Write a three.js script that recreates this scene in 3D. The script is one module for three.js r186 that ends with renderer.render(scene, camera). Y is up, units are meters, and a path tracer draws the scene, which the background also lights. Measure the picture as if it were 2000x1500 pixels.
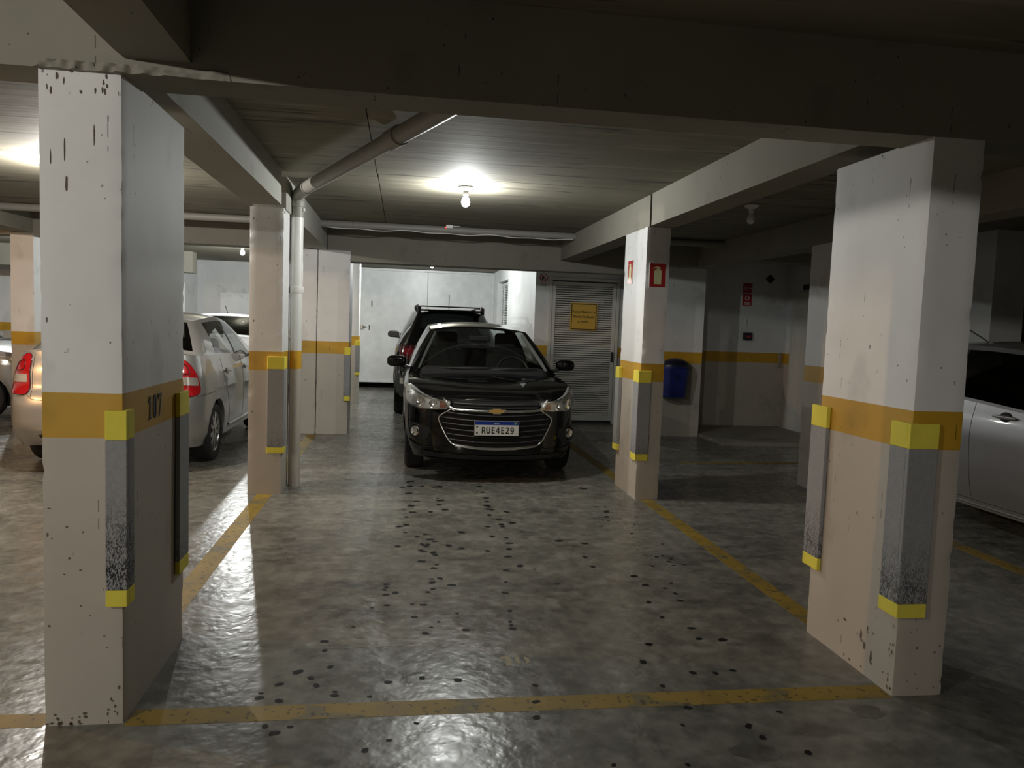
import * as THREE from 'three';
import { mergeGeometries } from 'three/addons/utils/BufferGeometryUtils.js';
import { RoundedBoxGeometry } from 'three/addons/geometries/RoundedBoxGeometry.js';
import { TextGeometry } from 'three/addons/geometries/TextGeometry.js';
import { FontLoader } from 'three/addons/loaders/FontLoader.js';
import { TessellateModifier } from 'three/addons/modifiers/TessellateModifier.js';

// ---------- camera, exposure, lights ----------
const scene = new THREE.Scene();
scene.background = new THREE.Color(0x000000);
const camera = new THREE.PerspectiveCamera(53.13, 4 / 3, 0.05, 100);
camera.position.set(0, 1.5, 0);
camera.rotation.set(-0.07606, -0.14465, 0.03597, 'YXZ');
const renderer = new THREE.WebGLRenderer({ antialias: true });
renderer.toneMapping = THREE.LinearToneMapping;
renderer.toneMappingExposure = 0.30;
renderer.shadowMap.enabled = true;
renderer.shadowMap.type = THREE.PCFSoftShadowMap;
// lamps of the car park and one added fill lamp: [x, slab height, distance, candela, colour, glow]
const COOL = [0.97, 1.0, 0.985], WARM = [1.0, 0.56, 0.25], NEUT = [1.0, 0.955, 0.89];
const LAMPS = {
  main: [0.51, 2.66, 6.62, 21, COOL, 40],
  back: [0.52, 2.66, 14.2, 38, COOL, 40],
  leftBay: [-2.66, 2.66, 6.6, 38, NEUT, 40],
  leftBack: [-2.61, 2.66, 13.2, 38, COOL, 40],
  leftFar: [-5.95, 2.66, 13.2, 30, COOL, 40],
  aisle: [-2.85, 2.66, 0.0, 29, NEUT, 40],
  aisleRear: [-2.85, 2.66, -4.7, 78, NEUT, 40],  // unseen lamp added to brighten the front of the right pillar
  sodium: [-5.9, 2.66, 4.6, 62, WARM, 30],
};

// ---------- helpers ----------
let seed = 7;
const rnd = () => { seed = (seed * 1664525 + 1013904223) >>> 0; return seed / 4294967296; };
const rr = (a, b) => a + (b - a) * rnd();
const lerp = (a, b, t) => a + (b - a) * t, clamp = (x, a = 0, b = 1) => Math.min(b, Math.max(a, x));
const sstep = (a, b, x) => { const t = clamp((x - a) / (b - a)); return t * t * (3 - 2 * t); };
const taken = {};
function numbered(n) { const k = taken[n] = (taken[n] ?? -1) + 1; return k ? n + '_' + String(k).padStart(3, '0') : n; }
function put(parent, name, geo, mat) { const m = new THREE.Mesh(geo, mat); m.name = name; m.castShadow = m.receiveShadow = true; parent.add(m); return m; }
function thing(name, label, category, group) {
  const g = new THREE.Group(); g.name = numbered(name); g.userData = { label, category }; if (group) g.userData.group = group; scene.add(g); return g;
}
function tagMesh(name, geo, mat, label, category, group) {
  const m = put(scene, numbered(name), geo, mat); m.userData = { label, category }; if (group) m.userData.group = group; return m;
}
function structMesh(name, geo, mat, label, category) { const m = put(scene, name, geo, mat); m.userData = { kind: 'structure', label, category }; return m; }
function structGroup(name, label, category) { const g = new THREE.Group(); g.name = name; g.userData = { kind: 'structure', label, category }; scene.add(g); return g; }
const C = (r, g, b) => new THREE.Color().setRGB(r, g, b);
// position hash noise
function hash3(x, y, z) { let h = Math.imul(x | 0, 374761393) ^ Math.imul(y | 0, 668265263) ^ Math.imul(z | 0, 1274126177); h = Math.imul(h ^ (h >>> 13), 1274126177); return ((h ^ (h >>> 16)) >>> 0) / 4294967296; }
function noise3(x, y, z) {
  const xi = Math.floor(x), yi = Math.floor(y), zi = Math.floor(z); const f = t => t * t * (3 - 2 * t);
  const u = f(x - xi), v = f(y - yi), w = f(z - zi); let s = 0;
  for (let a = 0; a < 2; a++) for (let b = 0; b < 2; b++) for (let c = 0; c < 2; c++)
    s += hash3(xi + a, yi + b, zi + c) * (a ? u : 1 - u) * (b ? v : 1 - v) * (c ? w : 1 - w);
  return s;
}
// tileable 2D noise
function tnoise(x, y, px, py, s) {
  const xi = Math.floor(x), yi = Math.floor(y), f = t => t * t * (3 - 2 * t), u = f(x - xi), v = f(y - yi);
  const h = (a, b) => hash3(((a % px) + px) % px, ((b % py) + py) % py, s);
  return lerp(lerp(h(xi, yi), h(xi + 1, yi), u), lerp(h(xi, yi + 1), h(xi + 1, yi + 1), u), v);
}
function fbm(u, v, px, py, oct, s) { let a = 0.5, t = 0, n = 0; for (let i = 0; i < oct; i++) { t += a * tnoise(u * px, v * py, px, py, s + i); n += a; a *= 0.5; px *= 2; py *= 2; } return t / n; }
function dataTex(w, h, fn, srgb) {
  const d = new Uint8Array(w * h * 4);
  for (let y = 0; y < h; y++) for (let x = 0; x < w; x++) {
    const c = fn((x + 0.5) / w, (y + 0.5) / h), k = (y * w + x) * 4;
    for (let i = 0; i < 3; i++) d[k + i] = clamp(Array.isArray(c) ? c[i] : c) * 255; d[k + 3] = 255;
  }
  const t = new THREE.DataTexture(d, w, h, THREE.RGBAFormat); t.wrapS = t.wrapT = THREE.RepeatWrapping; t.magFilter = THREE.LinearFilter; t.minFilter = THREE.LinearMipmapLinearFilter; t.generateMipmaps = true;
  if (srgb) t.colorSpace = THREE.SRGBColorSpace; t.needsUpdate = true; return t;
}
function rep(t, rx, ry) { const c = t.clone(); c.repeat.set(rx, ry); c.needsUpdate = true; return c; }

// ---------- textures ----------
// plaster: pocks, faint smears (tile 1.6 m)
const pocks = []; for (let i = 0; i < 74; i++) pocks.push([rnd(), rnd(), rr(0.0006, 0.0024) * (i % 9 ? 1 : 1.4), rr(0.6, 2.2), rr(0.35, 0.85)]);
const scr = []; for (let i = 0; i < 16; i++) scr.push([rnd(), rnd(), rr(0.012, 0.05), rr(0.0005, 0.0014)]);
const pd = (a, b) => { const d = Math.abs(a - b); return Math.min(d, 1 - d); };
function plasterVal(u, v) {
  let k = 0.93 + 0.07 * fbm(u, v, 6, 6, 4, 3);
  const sm = fbm(u, v, 5, 4, 4, 40); k *= 1 - 0.13 * sstep(0.62, 0.78, sm) * fbm(u, v, 24, 24, 2, 50);
  for (const [x, y, r, a, dk] of pocks) { const dx = pd(u, x), dy = pd(v, y) / a; if (dx < 0.01 && dy < 0.01) { const d = Math.hypot(dx, dy) + 0.002 * (tnoise(u * 300, v * 300, 300, 300, 9) - 0.5); k *= lerp(dk, 1, sstep(r * 0.75, r * 1.15, d)); } }
  for (const [x, y, l, w] of scr) if (pd(u, x) < w * (0.5 + tnoise(v * 90, u * 9, 90, 9, 77)) && pd(v, y) < l && tnoise(u * 40, v * 60, 40, 60, 71) > 0.45) k *= 0.55;
  return k;
}
const texPlaster = dataTex(1024, 1024, (u, v) => plasterVal(u, v), true);
const texPlasterB = dataTex(512, 512, (u, v) => 0.5 + 0.5 * (fbm(u, v, 20, 20, 4, 5) - 0.5) - (plasterVal(u, v) < 0.6 ? 0.3 : 0) + 0.1 * fbm(u, v, 90, 90, 1, 15));
// floor concrete (tile 3.2 m)
const floorF = (u, v) => {
  const big = fbm(u, v, 3, 3, 3, 101), sw = fbm(u + 0.05 * fbm(u, v, 4, 4, 2, 130), v, 5, 14, 4, 111), fine = fbm(u, v, 60, 60, 3, 121);
  let k = 0.84 + 0.14 * (big - 0.5) + 0.20 * (sw - 0.5) + 0.34 * (fine - 0.5);
  k -= 0.12 * sstep(0.58, 0.75, fbm(u, v, 14, 22, 5, 141)); k += 0.10 * sstep(0.58, 0.74, fbm(u, v, 11, 20, 5, 151)); return k;
};
const texFloor = dataTex(1024, 1024, (u, v) => { const k = floorF(u, v); return [k, k * 0.995, k * 0.965]; }, true);
const texFloorR = dataTex(512, 512, (u, v) => { const k = 0.46 + 0.14 * (fbm(u, v, 9, 12, 5, 161) - 0.5) + 0.4 * (fbm(u, v, 60, 60, 3, 171) - 0.5); return [0, clamp(k, 0.2, 0.9), 0]; });
const texFloorB = dataTex(1024, 1024, (u, v) => 0.5 + 0.9 * (fbm(u, v, 90, 90, 3, 181) - 0.5) + 0.25 * (fbm(u, v, 10, 10, 3, 191) - 0.5));
// slab: form-board streaks along x (tile 3 m)
const slabF = (u, v) => {
  let k = 0.86 + 0.10 * (fbm(u, v, 3, 26, 4, 201) - 0.5) + 0.12 * (fbm(u, v, 4, 4, 3, 211) - 0.5);
  const st = fbm(u, v, 5, 60, 3, 221); k *= 1 - 0.38 * sstep(0.66, 0.8, st) * sstep(0.45, 0.6, fbm(u, v, 5, 7, 2, 231)); k += 0.1 * sstep(0.62, 0.75, fbm(u, v, 4, 50, 3, 241)); return k;
};
const texSlab = dataTex(1024, 1024, (u, v) => { const k = slabF(u, v); return [k, k * 0.985, k * 0.93]; }, true);
const texSlabB = dataTex(1024, 1024, (u, v) => 0.5 + 0.7 * (fbm(u, v, 3, 70, 4, 201) - 0.5));
// worn line paint
const texLine = dataTex(512, 512, (u, v) => {
  let k = 0.86 + 0.2 * (fbm(u, v, 12, 12, 4, 301) - 0.5); const w = sstep(0.58, 0.72, fbm(u, v, 9, 16, 5, 311));
  const y = [k * 0.80, k * 0.66, k * 0.24], g = [0.50, 0.47, 0.38]; const s = fbm(u, v, 70, 70, 2, 321) > 0.73 ? 0.65 : 1;
  return [0, 1, 2].map(i => lerp(y[i], g[i], w * 0.75) * s);
}, true);
// foam strips (uv 0..1 over the strip height): torn, flecked lower half; slightly scuffed; clean
const foamTex = (w, h, lo, hi, depth, sd) => dataTex(w, h, (u, v) => {
  const k = 0.92 + 0.1 * fbm(u, v, 20, 80, 2, sd), a = sstep(hi, lo, v), n = 0.55 * fbm(u, v, 60, 130, 3, sd + 10) + 0.45 * fbm(u, v, 90, 90, 2, sd + 20), c = fbm(u, v, 6, 14, 3, sd + 30);
  const q = n + 0.25 * (c - 0.5); return k * (1 - depth * a * sstep(0.50, 0.44, q)) + 0.12 * a * depth * sstep(0.56, 0.62, q);
}, true);
const texFoam = foamTex(256, 1024, 0.15, 0.68, 0.72, 400), texFoamMid = foamTex(256, 1024, 0.05, 0.5, 0.55, 440), texFoamClean = foamTex(128, 512, 0.02, 0.35, 0.35, 480);
const texGrain = dataTex(512, 512, (u, v) => 0.9 + 0.1 * fbm(u, v, 8, 8, 5, 501), true);

// ---------- materials ----------
const std = (o) => new THREE.MeshStandardMaterial(o), phys = (o) => new THREE.MeshPhysicalMaterial(o);
const plaster = (r, g, b, rough = 0.75) => std({ color: C(r, g, b), roughness: rough, map: rep(texPlaster, 1 / 1.6, 1 / 1.6), bumpMap: rep(texPlasterB, 1 / 1.6, 1 / 1.6), bumpScale: 0.0016 });
const M = {
  white: plaster(0.80, 0.80, 0.785, 0.6), beige: plaster(0.50, 0.452, 0.385, 0.62), yellow: plaster(0.56, 0.32, 0.022, 0.55),
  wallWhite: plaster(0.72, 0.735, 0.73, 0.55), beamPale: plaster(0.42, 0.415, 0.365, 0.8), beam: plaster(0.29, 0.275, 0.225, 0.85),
  slab: std({ color: C(0.29, 0.277, 0.235), roughness: 0.8, map: rep(texSlab, 1 / 3, 1 / 3), bumpMap: rep(texSlabB, 1 / 3, 1 / 3), bumpScale: 0.0016 }),
  mortar: plaster(0.40, 0.37, 0.30, 0.9),
  floor: std({ color: C(0.25, 0.245, 0.225), roughness: 0.62, roughnessMap: rep(texFloorR, 1 / 3.2, 1 / 3.2), map: rep(texFloor, 1 / 3.2, 1 / 3.2), bumpMap: rep(texFloorB, 1 / 3.2, 1 / 3.2), bumpScale: 0.0022 }),
  landing: plaster(0.30, 0.275, 0.22, 0.7),
  line: std({ color: C(0.62, 0.62, 0.62), roughness: 0.6, map: rep(texLine, 1 / 1.3, 1 / 1.3) }),
  lineFaded: std({ color: C(0.36, 0.36, 0.34), roughness: 0.62, roughnessMap: rep(texFloorR, 1 / 3.2, 1 / 3.2), map: rep(texFloor, 1 / 3.2, 1 / 3.2), bumpMap: rep(texFloorB, 1 / 3.2, 1 / 3.2), bumpScale: 0.0022 }),
  paintMark: std({ color: C(0.36, 0.29, 0.17), roughness: 0.6 }),
  oil: phys({ color: C(0.006, 0.006, 0.0055), roughness: 0.6, specularIntensity: 0.3 }),
  damp: std({ color: C(0.16, 0.155, 0.142), roughness: 0.62, roughnessMap: rep(texFloorR, 1 / 3.2, 1 / 3.2), map: rep(texFloor, 1 / 3.2, 1 / 3.2), bumpMap: rep(texFloorB, 1 / 3.2, 1 / 3.2), bumpScale: 0.0022 }),
  foam: std({ color: C(0.30, 0.30, 0.305), roughness: 0.9, map: texFoam }), foamMid: std({ color: C(0.30, 0.30, 0.305), roughness: 0.9, map: texFoamMid }), foamClean: std({ color: C(0.30, 0.305, 0.305), roughness: 0.9, map: texFoamClean }),
  foamYellow: std({ color: C(0.86, 0.75, 0.085), roughness: 0.85, map: texGrain }),
  black: std({ color: C(0.012, 0.012, 0.012), roughness: 0.6 }), ink: std({ color: C(0.012, 0.011, 0.01), roughness: 0.7 }),
  pvcGrey: std({ color: C(0.28, 0.27, 0.235), roughness: 0.5 }), pvcWhite: std({ color: C(0.74, 0.73, 0.69), roughness: 0.4 }),
  pvcYellow: std({ color: C(0.66, 0.36, 0.03), roughness: 0.45 }), pvcBeige: std({ color: C(0.50, 0.452, 0.385), roughness: 0.5 }),
  ceramic: std({ color: C(0.78, 0.77, 0.74), roughness: 0.3 }), bulbOff: phys({ color: C(0.8, 0.8, 0.78), roughness: 0.25 }),
  door: std({ color: C(0.58, 0.575, 0.53), roughness: 0.45 }), panelWhite: std({ color: C(0.70, 0.72, 0.715), roughness: 0.35, map: texGrain }),
  steel: std({ color: C(0.42, 0.40, 0.35), roughness: 0.4, metalness: 0.6 }),
  red: std({ color: C(0.42, 0.025, 0.03), roughness: 0.35 }), glowPale: std({ color: C(0.70, 0.72, 0.42), roughness: 0.4 }), signWhite: std({ color: C(0.75, 0.74, 0.72), roughness: 0.4 }),
  signYellow: std({ color: C(0.58, 0.36, 0.055), roughness: 0.45 }),
  binBlue: std({ color: C(0.012, 0.02, 0.14), roughness: 0.4 }), binLid: std({ color: C(0.01, 0.012, 0.03), roughness: 0.35 }),
};

// ---------- geometry builders (d = distance from the camera plane, z = -d) ----------
function metreUV(g) {   // uv in metres taken from the dominant direction of every face
  const p = g.attributes.position, n = g.attributes.normal, uv = new Float32Array(p.count * 2);
  for (let i = 0; i < p.count; i++) {
    const ax = Math.abs(n.getX(i)), ay = Math.abs(n.getY(i)), az = Math.abs(n.getZ(i));
    const [a, b] = ay > ax && ay > az ? [p.getX(i), p.getZ(i)] : ax > az ? [p.getZ(i) + 0.37, p.getY(i)] : [p.getX(i), p.getY(i)];
    uv[i * 2] = a; uv[i * 2 + 1] = b;
  }
  g.setAttribute('uv', new THREE.BufferAttribute(uv, 2)); return g;
}
function box(x0, x1, y0, y1, d0, d1) {
  const g = new THREE.BoxGeometry(x1 - x0, y1 - y0, d1 - d0); g.translate((x0 + x1) / 2, (y0 + y1) / 2, -(d0 + d1) / 2); return metreUV(g);
}
function rbox(x0, x1, y0, y1, d0, d1, r = 0.006, s = 2) {
  const g = new RoundedBoxGeometry(x1 - x0, y1 - y0, d1 - d0, s, r); g.translate((x0 + x1) / 2, (y0 + y1) / 2, -(d0 + d1) / 2); return metreUV(g);
}
// plastered block: slightly wavy faces, rounded and chipped arrises; open chooses which end faces chip
function plasterBlock(x0, x1, y0, y1, d0, d1, o = {}) {
  const w = x1 - x0, h = y1 - y0, l = d1 - d0, s = o.seg ?? 0.035;
  const g = new THREE.BoxGeometry(w, h, l, Math.max(2, Math.round(w / s)), Math.max(1, Math.round(h / s)), Math.max(2, Math.round(l / s)));
  g.translate((x0 + x1) / 2, (y0 + y1) / 2, -(d0 + d1) / 2); metreUV(g);
  const p = g.attributes.position, cx = (x0 + x1) / 2, cz = -(d0 + d1) / 2, amp = o.amp ?? 0.003, chip = o.chip ?? 0.008, fq = o.freq ?? 4;
  for (let i = 0; i < p.count; i++) {
    const x = p.getX(i), y = p.getY(i), z = p.getZ(i); const ex = Math.min(Math.abs(x - x0), Math.abs(x - x1)), ez = Math.min(Math.abs(z + d0), Math.abs(z + d1));
    let dx = (noise3(x * fq + 9, y * fq, z * fq) - 0.5) * amp * (ex < 1e-4 ? 1 : 0), dz = (noise3(x * fq + 31, y * fq, z * fq) - 0.5) * amp * (ez < 1e-4 ? 1 : 0);
    if (ex < 1e-4 && ez < 1e-4) { const c = 0.003 + chip * Math.max(0, noise3(x * 3, y * 30, z * 3) - 0.62) * 2.4; dx += (x > cx ? -c : c); dz += (z > cz ? -c : c); }
    p.setXYZ(i, x + dx, y, z + dz);
  }
  g.computeVertexNormals(); return g;
}
function pathTube(pts, r, seg = 40, rad = 12, closed = false) { return new THREE.TubeGeometry(new THREE.CatmullRomCurve3(pts.map(p => new THREE.Vector3(...p)), closed, 'centripetal'), seg, r, rad, closed); }
function cylBetween(a, b, r, rad = 20) {
  const A = new THREE.Vector3(...a), B = new THREE.Vector3(...b), g = new THREE.CylinderGeometry(r, r, A.distanceTo(B), rad);
  g.applyQuaternion(new THREE.Quaternion().setFromUnitVectors(new THREE.Vector3(0, 1, 0), B.clone().sub(A).normalize())); const m = A.add(B).multiplyScalar(0.5); g.translate(m.x, m.y, m.z); return g;
}
function lathe(pts, seg = 32) { return new THREE.LatheGeometry(pts.map(p => new THREE.Vector2(...p)), seg); }

// ---------- floor ----------
{
  const g = new THREE.BoxGeometry(20, 0.2, 32.4); g.translate(0, -0.1, -3.7); metreUV(g);
  const floor = structMesh('floor', g, M.floor, 'grey polished concrete car park floor with oil drips', 'floor');
  put(floor, 'lift_landing', rbox(4.27, 5.98, -0.02, 0.045, 9.65, 11.48, 0.012), M.landing).userData.label = 'low raised landing in front of the lift';
  const strip = (x0, x1, d0, d1, mat = M.line, name = 'floor_line', label) => { const m = put(floor, name, box(x0, x1, 0.0000, 0.0008, d0, d1), mat); if (label) m.userData.label = label; return m; };
  strip(-1.18, -1.055, 3.655, 6.635); strip(-1.18, -1.055, 7.06, 10.1);
  strip(2.125, 2.24, 3.565, 6.485); strip(2.125, 2.24, 7.155, 10.2);
  strip(-0.965, 2.075, 2.85, 2.965); strip(-4.4, -1.245, 2.865, 2.965); strip(4.03, 4.15, 3.0, 6.4);
  strip(3.2, 6.0, 8.32, 8.43);
  // faded pale strip and the worn number
  { const s = new THREE.Shape(); const n = 26, up = [], dn = []; for (let i = 0; i <= n; i++) { const x = -0.42 + 0.62 * i / n; const w = 0.05 * sstep(0, 0.1, i / n) * (1 - 0.75 * sstep(0.55, 1, i / n)) ; up.push([x, 3.53 + w * (0.85 + 0.3 * rnd())]); dn.push([x, 3.53 - w * (0.85 + 0.3 * rnd())]); }
    [...up, ...dn.reverse()].forEach(([x, d], i) => i ? s.lineTo(x, d) : s.moveTo(x, d)); const sg = new THREE.ShapeGeometry(s); sg.rotateX(-Math.PI / 2); sg.translate(0, 0.0006, 0); put(floor, 'faded_line', sg, M.lineFaded); }
  const poly = (pts, y, mat, name) => { const s = new THREE.Shape(); pts.forEach(([x, d], i) => i ? s.lineTo(x, d) : s.moveTo(x, d)); const sg = new THREE.ShapeGeometry(s); sg.rotateX(-Math.PI / 2); sg.translate(0, y, 0); return name ? put(floor, name, sg, mat) : sg; };
  poly([[0.475, 3.345], [0.52, 3.35], [0.525, 3.325], [0.515, 3.25], [0.495, 3.25], [0.5, 3.32], [0.475, 3.325]], 0.0006, M.paintMark, 'floor_number');
  poly([[0.545, 3.335], [0.56, 3.345], [0.562, 3.32], [0.558, 3.29], [0.565, 3.265], [0.548, 3.275], [0.54, 3.305]], 0.0006, M.paintMark, 'floor_number');
  poly([[0.585, 3.345], [0.605, 3.325], [0.605, 3.285], [0.585, 3.265], [0.59, 3.29], [0.585, 3.315]], 0.0006, M.paintMark, 'floor_number');
  // oil drips: [x, d, size]
  const drips = [[0.09,7.17,0.019],[0.12,7.2,0.023],[0.17,7.4,0.021],[0.04,6.95,0.023],[0.11,6.99,0.024],[0.22,7.0,0.016],[0.33,6.95,0.015],[0.38,6.98,0.027],[0.75,7.0,0.019],[0.75,6.75,0.018],[0.76,6.53,0.027],[0.75,6.39,0.02],[0.73,6.25,0.024],[0.75,6.2,0.019],[0.73,6.13,0.021],[0.76,6.1,0.015],[0.72,5.93,0.02],[0.1,6.7,0.026],[0.16,6.39,0.02],[0.11,6.23,0.023],[0.11,6.25,0.022],[0.05,6.12,0.014],[0.12,6.02,0.022],[0.26,6.03,0.02],[0.07,5.87,0.016],[0.34,6.51,0.014],[0.36,6.43,0.025],[0.34,6.27,0.019],[0.38,6.1,0.022],[0.87,6.03,0.023],[0.78,5.8,0.021],[0.78,5.65,0.022],[0.78,5.58,0.016],[0.87,5.69,0.021],[0.67,5.58,0.017],[0.07,5.64,0.023],[0.02,5.59,0.022],[0.06,5.43,0.013],[0.2,5.38,0.013],[0.14,5.32,0.014],[0.23,5.25,0.021],[0.26,5.2,0.016],[0.01,5.09,0.017],[0.17,5.14,0.014],[0.19,5.11,0.016],[0.21,5.13,0.015],[0.2,5.08,0.014],[0.16,4.99,0.016],[0.18,4.96,0.016],[0.24,4.94,0.019],[0.25,4.89,0.017],[0.35,5.1,0.02],[0.43,5.03,0.019],[0.46,5.43,0.022],[0.67,5.32,0.018],[0.77,5.28,0.013],[0.77,5.15,0.02],[0.75,5.01,0.02],[0.72,4.84,0.019],[0.6,4.97,0.016],[0.67,4.56,0.016],[0.64,4.35,0.011],[0.61,4.17,0.016],[0.6,3.9,0.013],[0.58,3.75,0.01],[0.58,3.71,0.008],[0.58,3.66,0.014],[0.16,4.76,0.02],[0.25,4.69,0.011],[0.23,4.62,0.017],[-0.05,4.34,0.013],[-0.05,4.29,0.01],[-0.06,4.25,0.012],[-0.05,4.17,0.015],[0.0,4.2,0.016],[-0.12,3.98,0.009],[-0.04,4.01,0.013],[0.09,4.02,0.009],[0.15,4.01,0.014],[0.21,4.42,0.012],[0.26,4.43,0.017],[0.21,4.36,0.018],[0.21,4.25,0.013],[0.32,4.31,0.018],[0.18,4.2,0.012],[0.32,3.88,0.009],[0.1,3.84,0.013],[0.22,3.77,0.008],[0.18,3.7,0.009],[0.15,3.63,0.013],[0.35,3.66,0.015],[-0.2,3.73,0.009],[0.85,4.58,0.01],[0.77,4.65,0.018],[0.94,4.31,0.012],[1.13,5.2,0.021],[1.3,5.13,0.02],[1.23,4.82,0.014],[1.23,4.62,0.014],[1.44,4.43,0.014],[1.46,4.27,0.015],[1.39,3.99,0.013],[1.21,3.44,0.014],[1.12,3.25,0.014],[1.72,6.93,0.028],[1.7,6.03,0.019],[1.66,5.88,0.018],[-0.32,3.56,0.016],[-0.31,3.46,0.011],[-0.27,3.29,0.011],[-0.4,3.25,0.017],[-0.34,3.19,0.013],[-0.31,3.12,0.013],[-0.23,3.06,0.008],[-0.23,3.03,0.011],[-0.46,3.14,0.013],[-0.52,3.07,0.008],[-0.52,3.03,0.013],[-0.44,3.0,0.013],[-0.09,3.01,0.008],[-0.02,3.13,0.013],[0.12,3.16,0.012],[0.27,3.13,0.014],[0.59,3.06,0.011],[0.57,2.92,0.013],[0.55,2.8,0.013],[0.09,2.79,0.008],[-0.01,2.68,0.008],[-0.09,2.62,0.011],[-0.42,2.76,0.014],[-0.37,2.8,0.009],[-0.46,2.81,0.011],[1.31,3.13,0.013],[1.41,3.12,0.011],[1.5,3.14,0.011],[1.13,3.02,0.01],[1.12,3.25,0.012],[1.21,3.44,0.014],[1.48,3.49,0.012],[1.6,3.47,0.013],[1.17,2.83,0.013],[1.1,2.7,0.007],[1.35,2.67,0.011],[1.37,2.59,0.012],[0.76,2.46,0.008],[1.02,2.44,0.008],[1.44,4.43,0.017],[1.47,4.27,0.011],[1.56,4.21,0.011],[1.59,4.12,0.012],[1.58,4.01,0.014],[1.63,4.3,0.01],[1.39,4.0,0.011],[1.39,3.77,0.011],[1.49,3.62,0.014],[1.48,3.49,0.013],[1.59,3.47,0.017],[1.53,2.77,0.009],[1.36,2.68,0.009],[1.37,2.59,0.011],[1.49,2.48,0.012]];
  for (let i = 0; i < 26; i++) drips.push([1.75 + 0.25 * (rnd() + rnd() - 1), rr(4.6, 6.4), rr(0.005, 0.012)]);
  const blob = (x, d, r) => { const n = 11, pts = [], ph = rnd() * 6; for (let i = 0; i < n; i++) { const a = i / n * Math.PI * 2, k = r * (0.85 + 0.3 * Math.sin(2 * a + ph) * rnd() + 0.25 * rnd()); pts.push([x + Math.cos(a) * k * 1.05, d + Math.sin(a) * k]); } return pts; };
  const gs = drips.map(([x, d, r], i) => poly(blob(x, d, r * 1.25), 0.0010 + (i % 5) * 0.00005, null));
  const o = put(floor, 'oil_drips', mergeGeometries(gs), M.oil); o.userData.kind = 'stuff'; o.userData.label = 'small dark oil drips';
  const st = [[0.86, 4.33, .09, .05], [0.66, 4.33, .05, .025], [0.56, 4.32, .045, .02], [1.5, 5.6, .07, .04], [1.72, 6.55, .1, .05], [0.6, 2.85, .06, .03], [1.3, 2.5, .09, .06], [1.9, 2.75, .08, .05]];
  const gd = st.map(([x, d, a, b], i) => { const p = blob(0, 0, 1).map(([u, v]) => [x + u * a, d + v * b]); return poly(p, 0.0004 + i * 0.00003, null); });
  const dm = put(floor, 'damp_patches', mergeGeometries(gd), M.damp); dm.userData.kind = 'stuff'; dm.userData.label = 'dull darker patches on the concrete';
}

// ---------- ceiling, beams ----------
{
  const ceiling = structGroup('ceiling', 'board-marked concrete ceiling slab with open joints', 'ceiling');
  const slab = (x0, x1, d0, d1, y = 2.66) => put(ceiling, 'slab_panel', box(x0, x1, y, 2.95, d0, d1), M.slab);
  // bays between the beams; joints between pours stay open by a few millimetres
  slab(-9.9, -1.1, -12.4, 2.95); slab(-1.1, 9.9, -12.4, 2.95);
  slab(-9.9, -1.1, 2.95, 4.9); slab(-9.9, -1.1, 4.905, 6.3); slab(-9.9, -1.1, 6.304, 10.4);
  slab(-1.1, -0.228, 2.95, 6.42); slab(-1.1, -0.222, 6.428, 10.4); slab(-0.222, 2.2, 2.95, 6.29); slab(-0.216, 2.2, 6.3, 10.4);
  slab(2.2, 9.9, 2.95, 10.4); slab(-9.9, 9.9, 10.4, 19.7);
  put(ceiling, 'slab_cover', box(-10, 10, 2.95, 3.0, -12.5, 19.8), M.slab);
  const beam = (name, label, gs, mat = M.beam) => { const g = structGroup(name, label, 'beam'); for (const b of gs) put(g, 'beam_length', plasterBlock(...b, { seg: 0.09, amp: 0.006, chip: 0.006 }), mat); return g; };
  const b1 = beam('trim_1', 'dark cross beam over the two nearest pillars', [[-9.9, 9.9, 2.31, 2.66, 2.86, 3.07]]);
  // crumbling mortar lip where pillar and beam meet
  const lip = plasterBlock(-1.24, -0.62, 2.308, 2.336, 2.846, 2.862, { seg: 0.008, amp: 0.03, chip: 0.012, freq: 45 }); put(b1, 'mortar_lip', lip, M.beam);
  beam('trim_2', 'short beam running towards the viewer beside pillar 107', [[-0.96, -0.735, 2.36, 2.66, -12.3, 2.86]]);
  beam('trim_3', 'ceiling beam along the left side of the parking bay', [[-1.24, -0.97, 2.39, 2.66, 3.07, 6.42], [-1.24, -0.97, 2.39, 2.66, 6.66, 10.22]], M.beamPale);
  beam('trim_4', 'ceiling beam along the right side of the parking bay', [[2.08, 2.31, 2.39, 2.66, 3.07, 6.41], [2.08, 2.31, 2.39, 2.66, 6.45, 10.22]]);
  beam('trim_5', 'cross beam behind the ceiling conduit over the parked cars', [[-0.97, 3.3, 2.25, 2.66, 10.22, 10.55], [3.3, 4.27, 2.395, 2.66, 10.22, 10.55], [4.27, 9.9, 2.52, 2.66, 10.22, 10.55], [-9.9, -0.97, 2.385, 2.66, 10.22, 10.55]]);
  beam('trim_6', 'dark ceiling beam over the narrow passage column', [[4.0, 4.27, 2.39, 2.66, 3.07, 10.22]]);
  beam('trim_7', 'ceiling beam above the orange-lit column on the far left', [[-4.75, -4.48, 2.42, 2.66, 3.07, 10.22]]);
  beam('trim_8', 'low beam end in front of the white back wall on the left', [[-9.9, -3.9, 2.27, 2.66, 15.2, 15.5]]);
}

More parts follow.
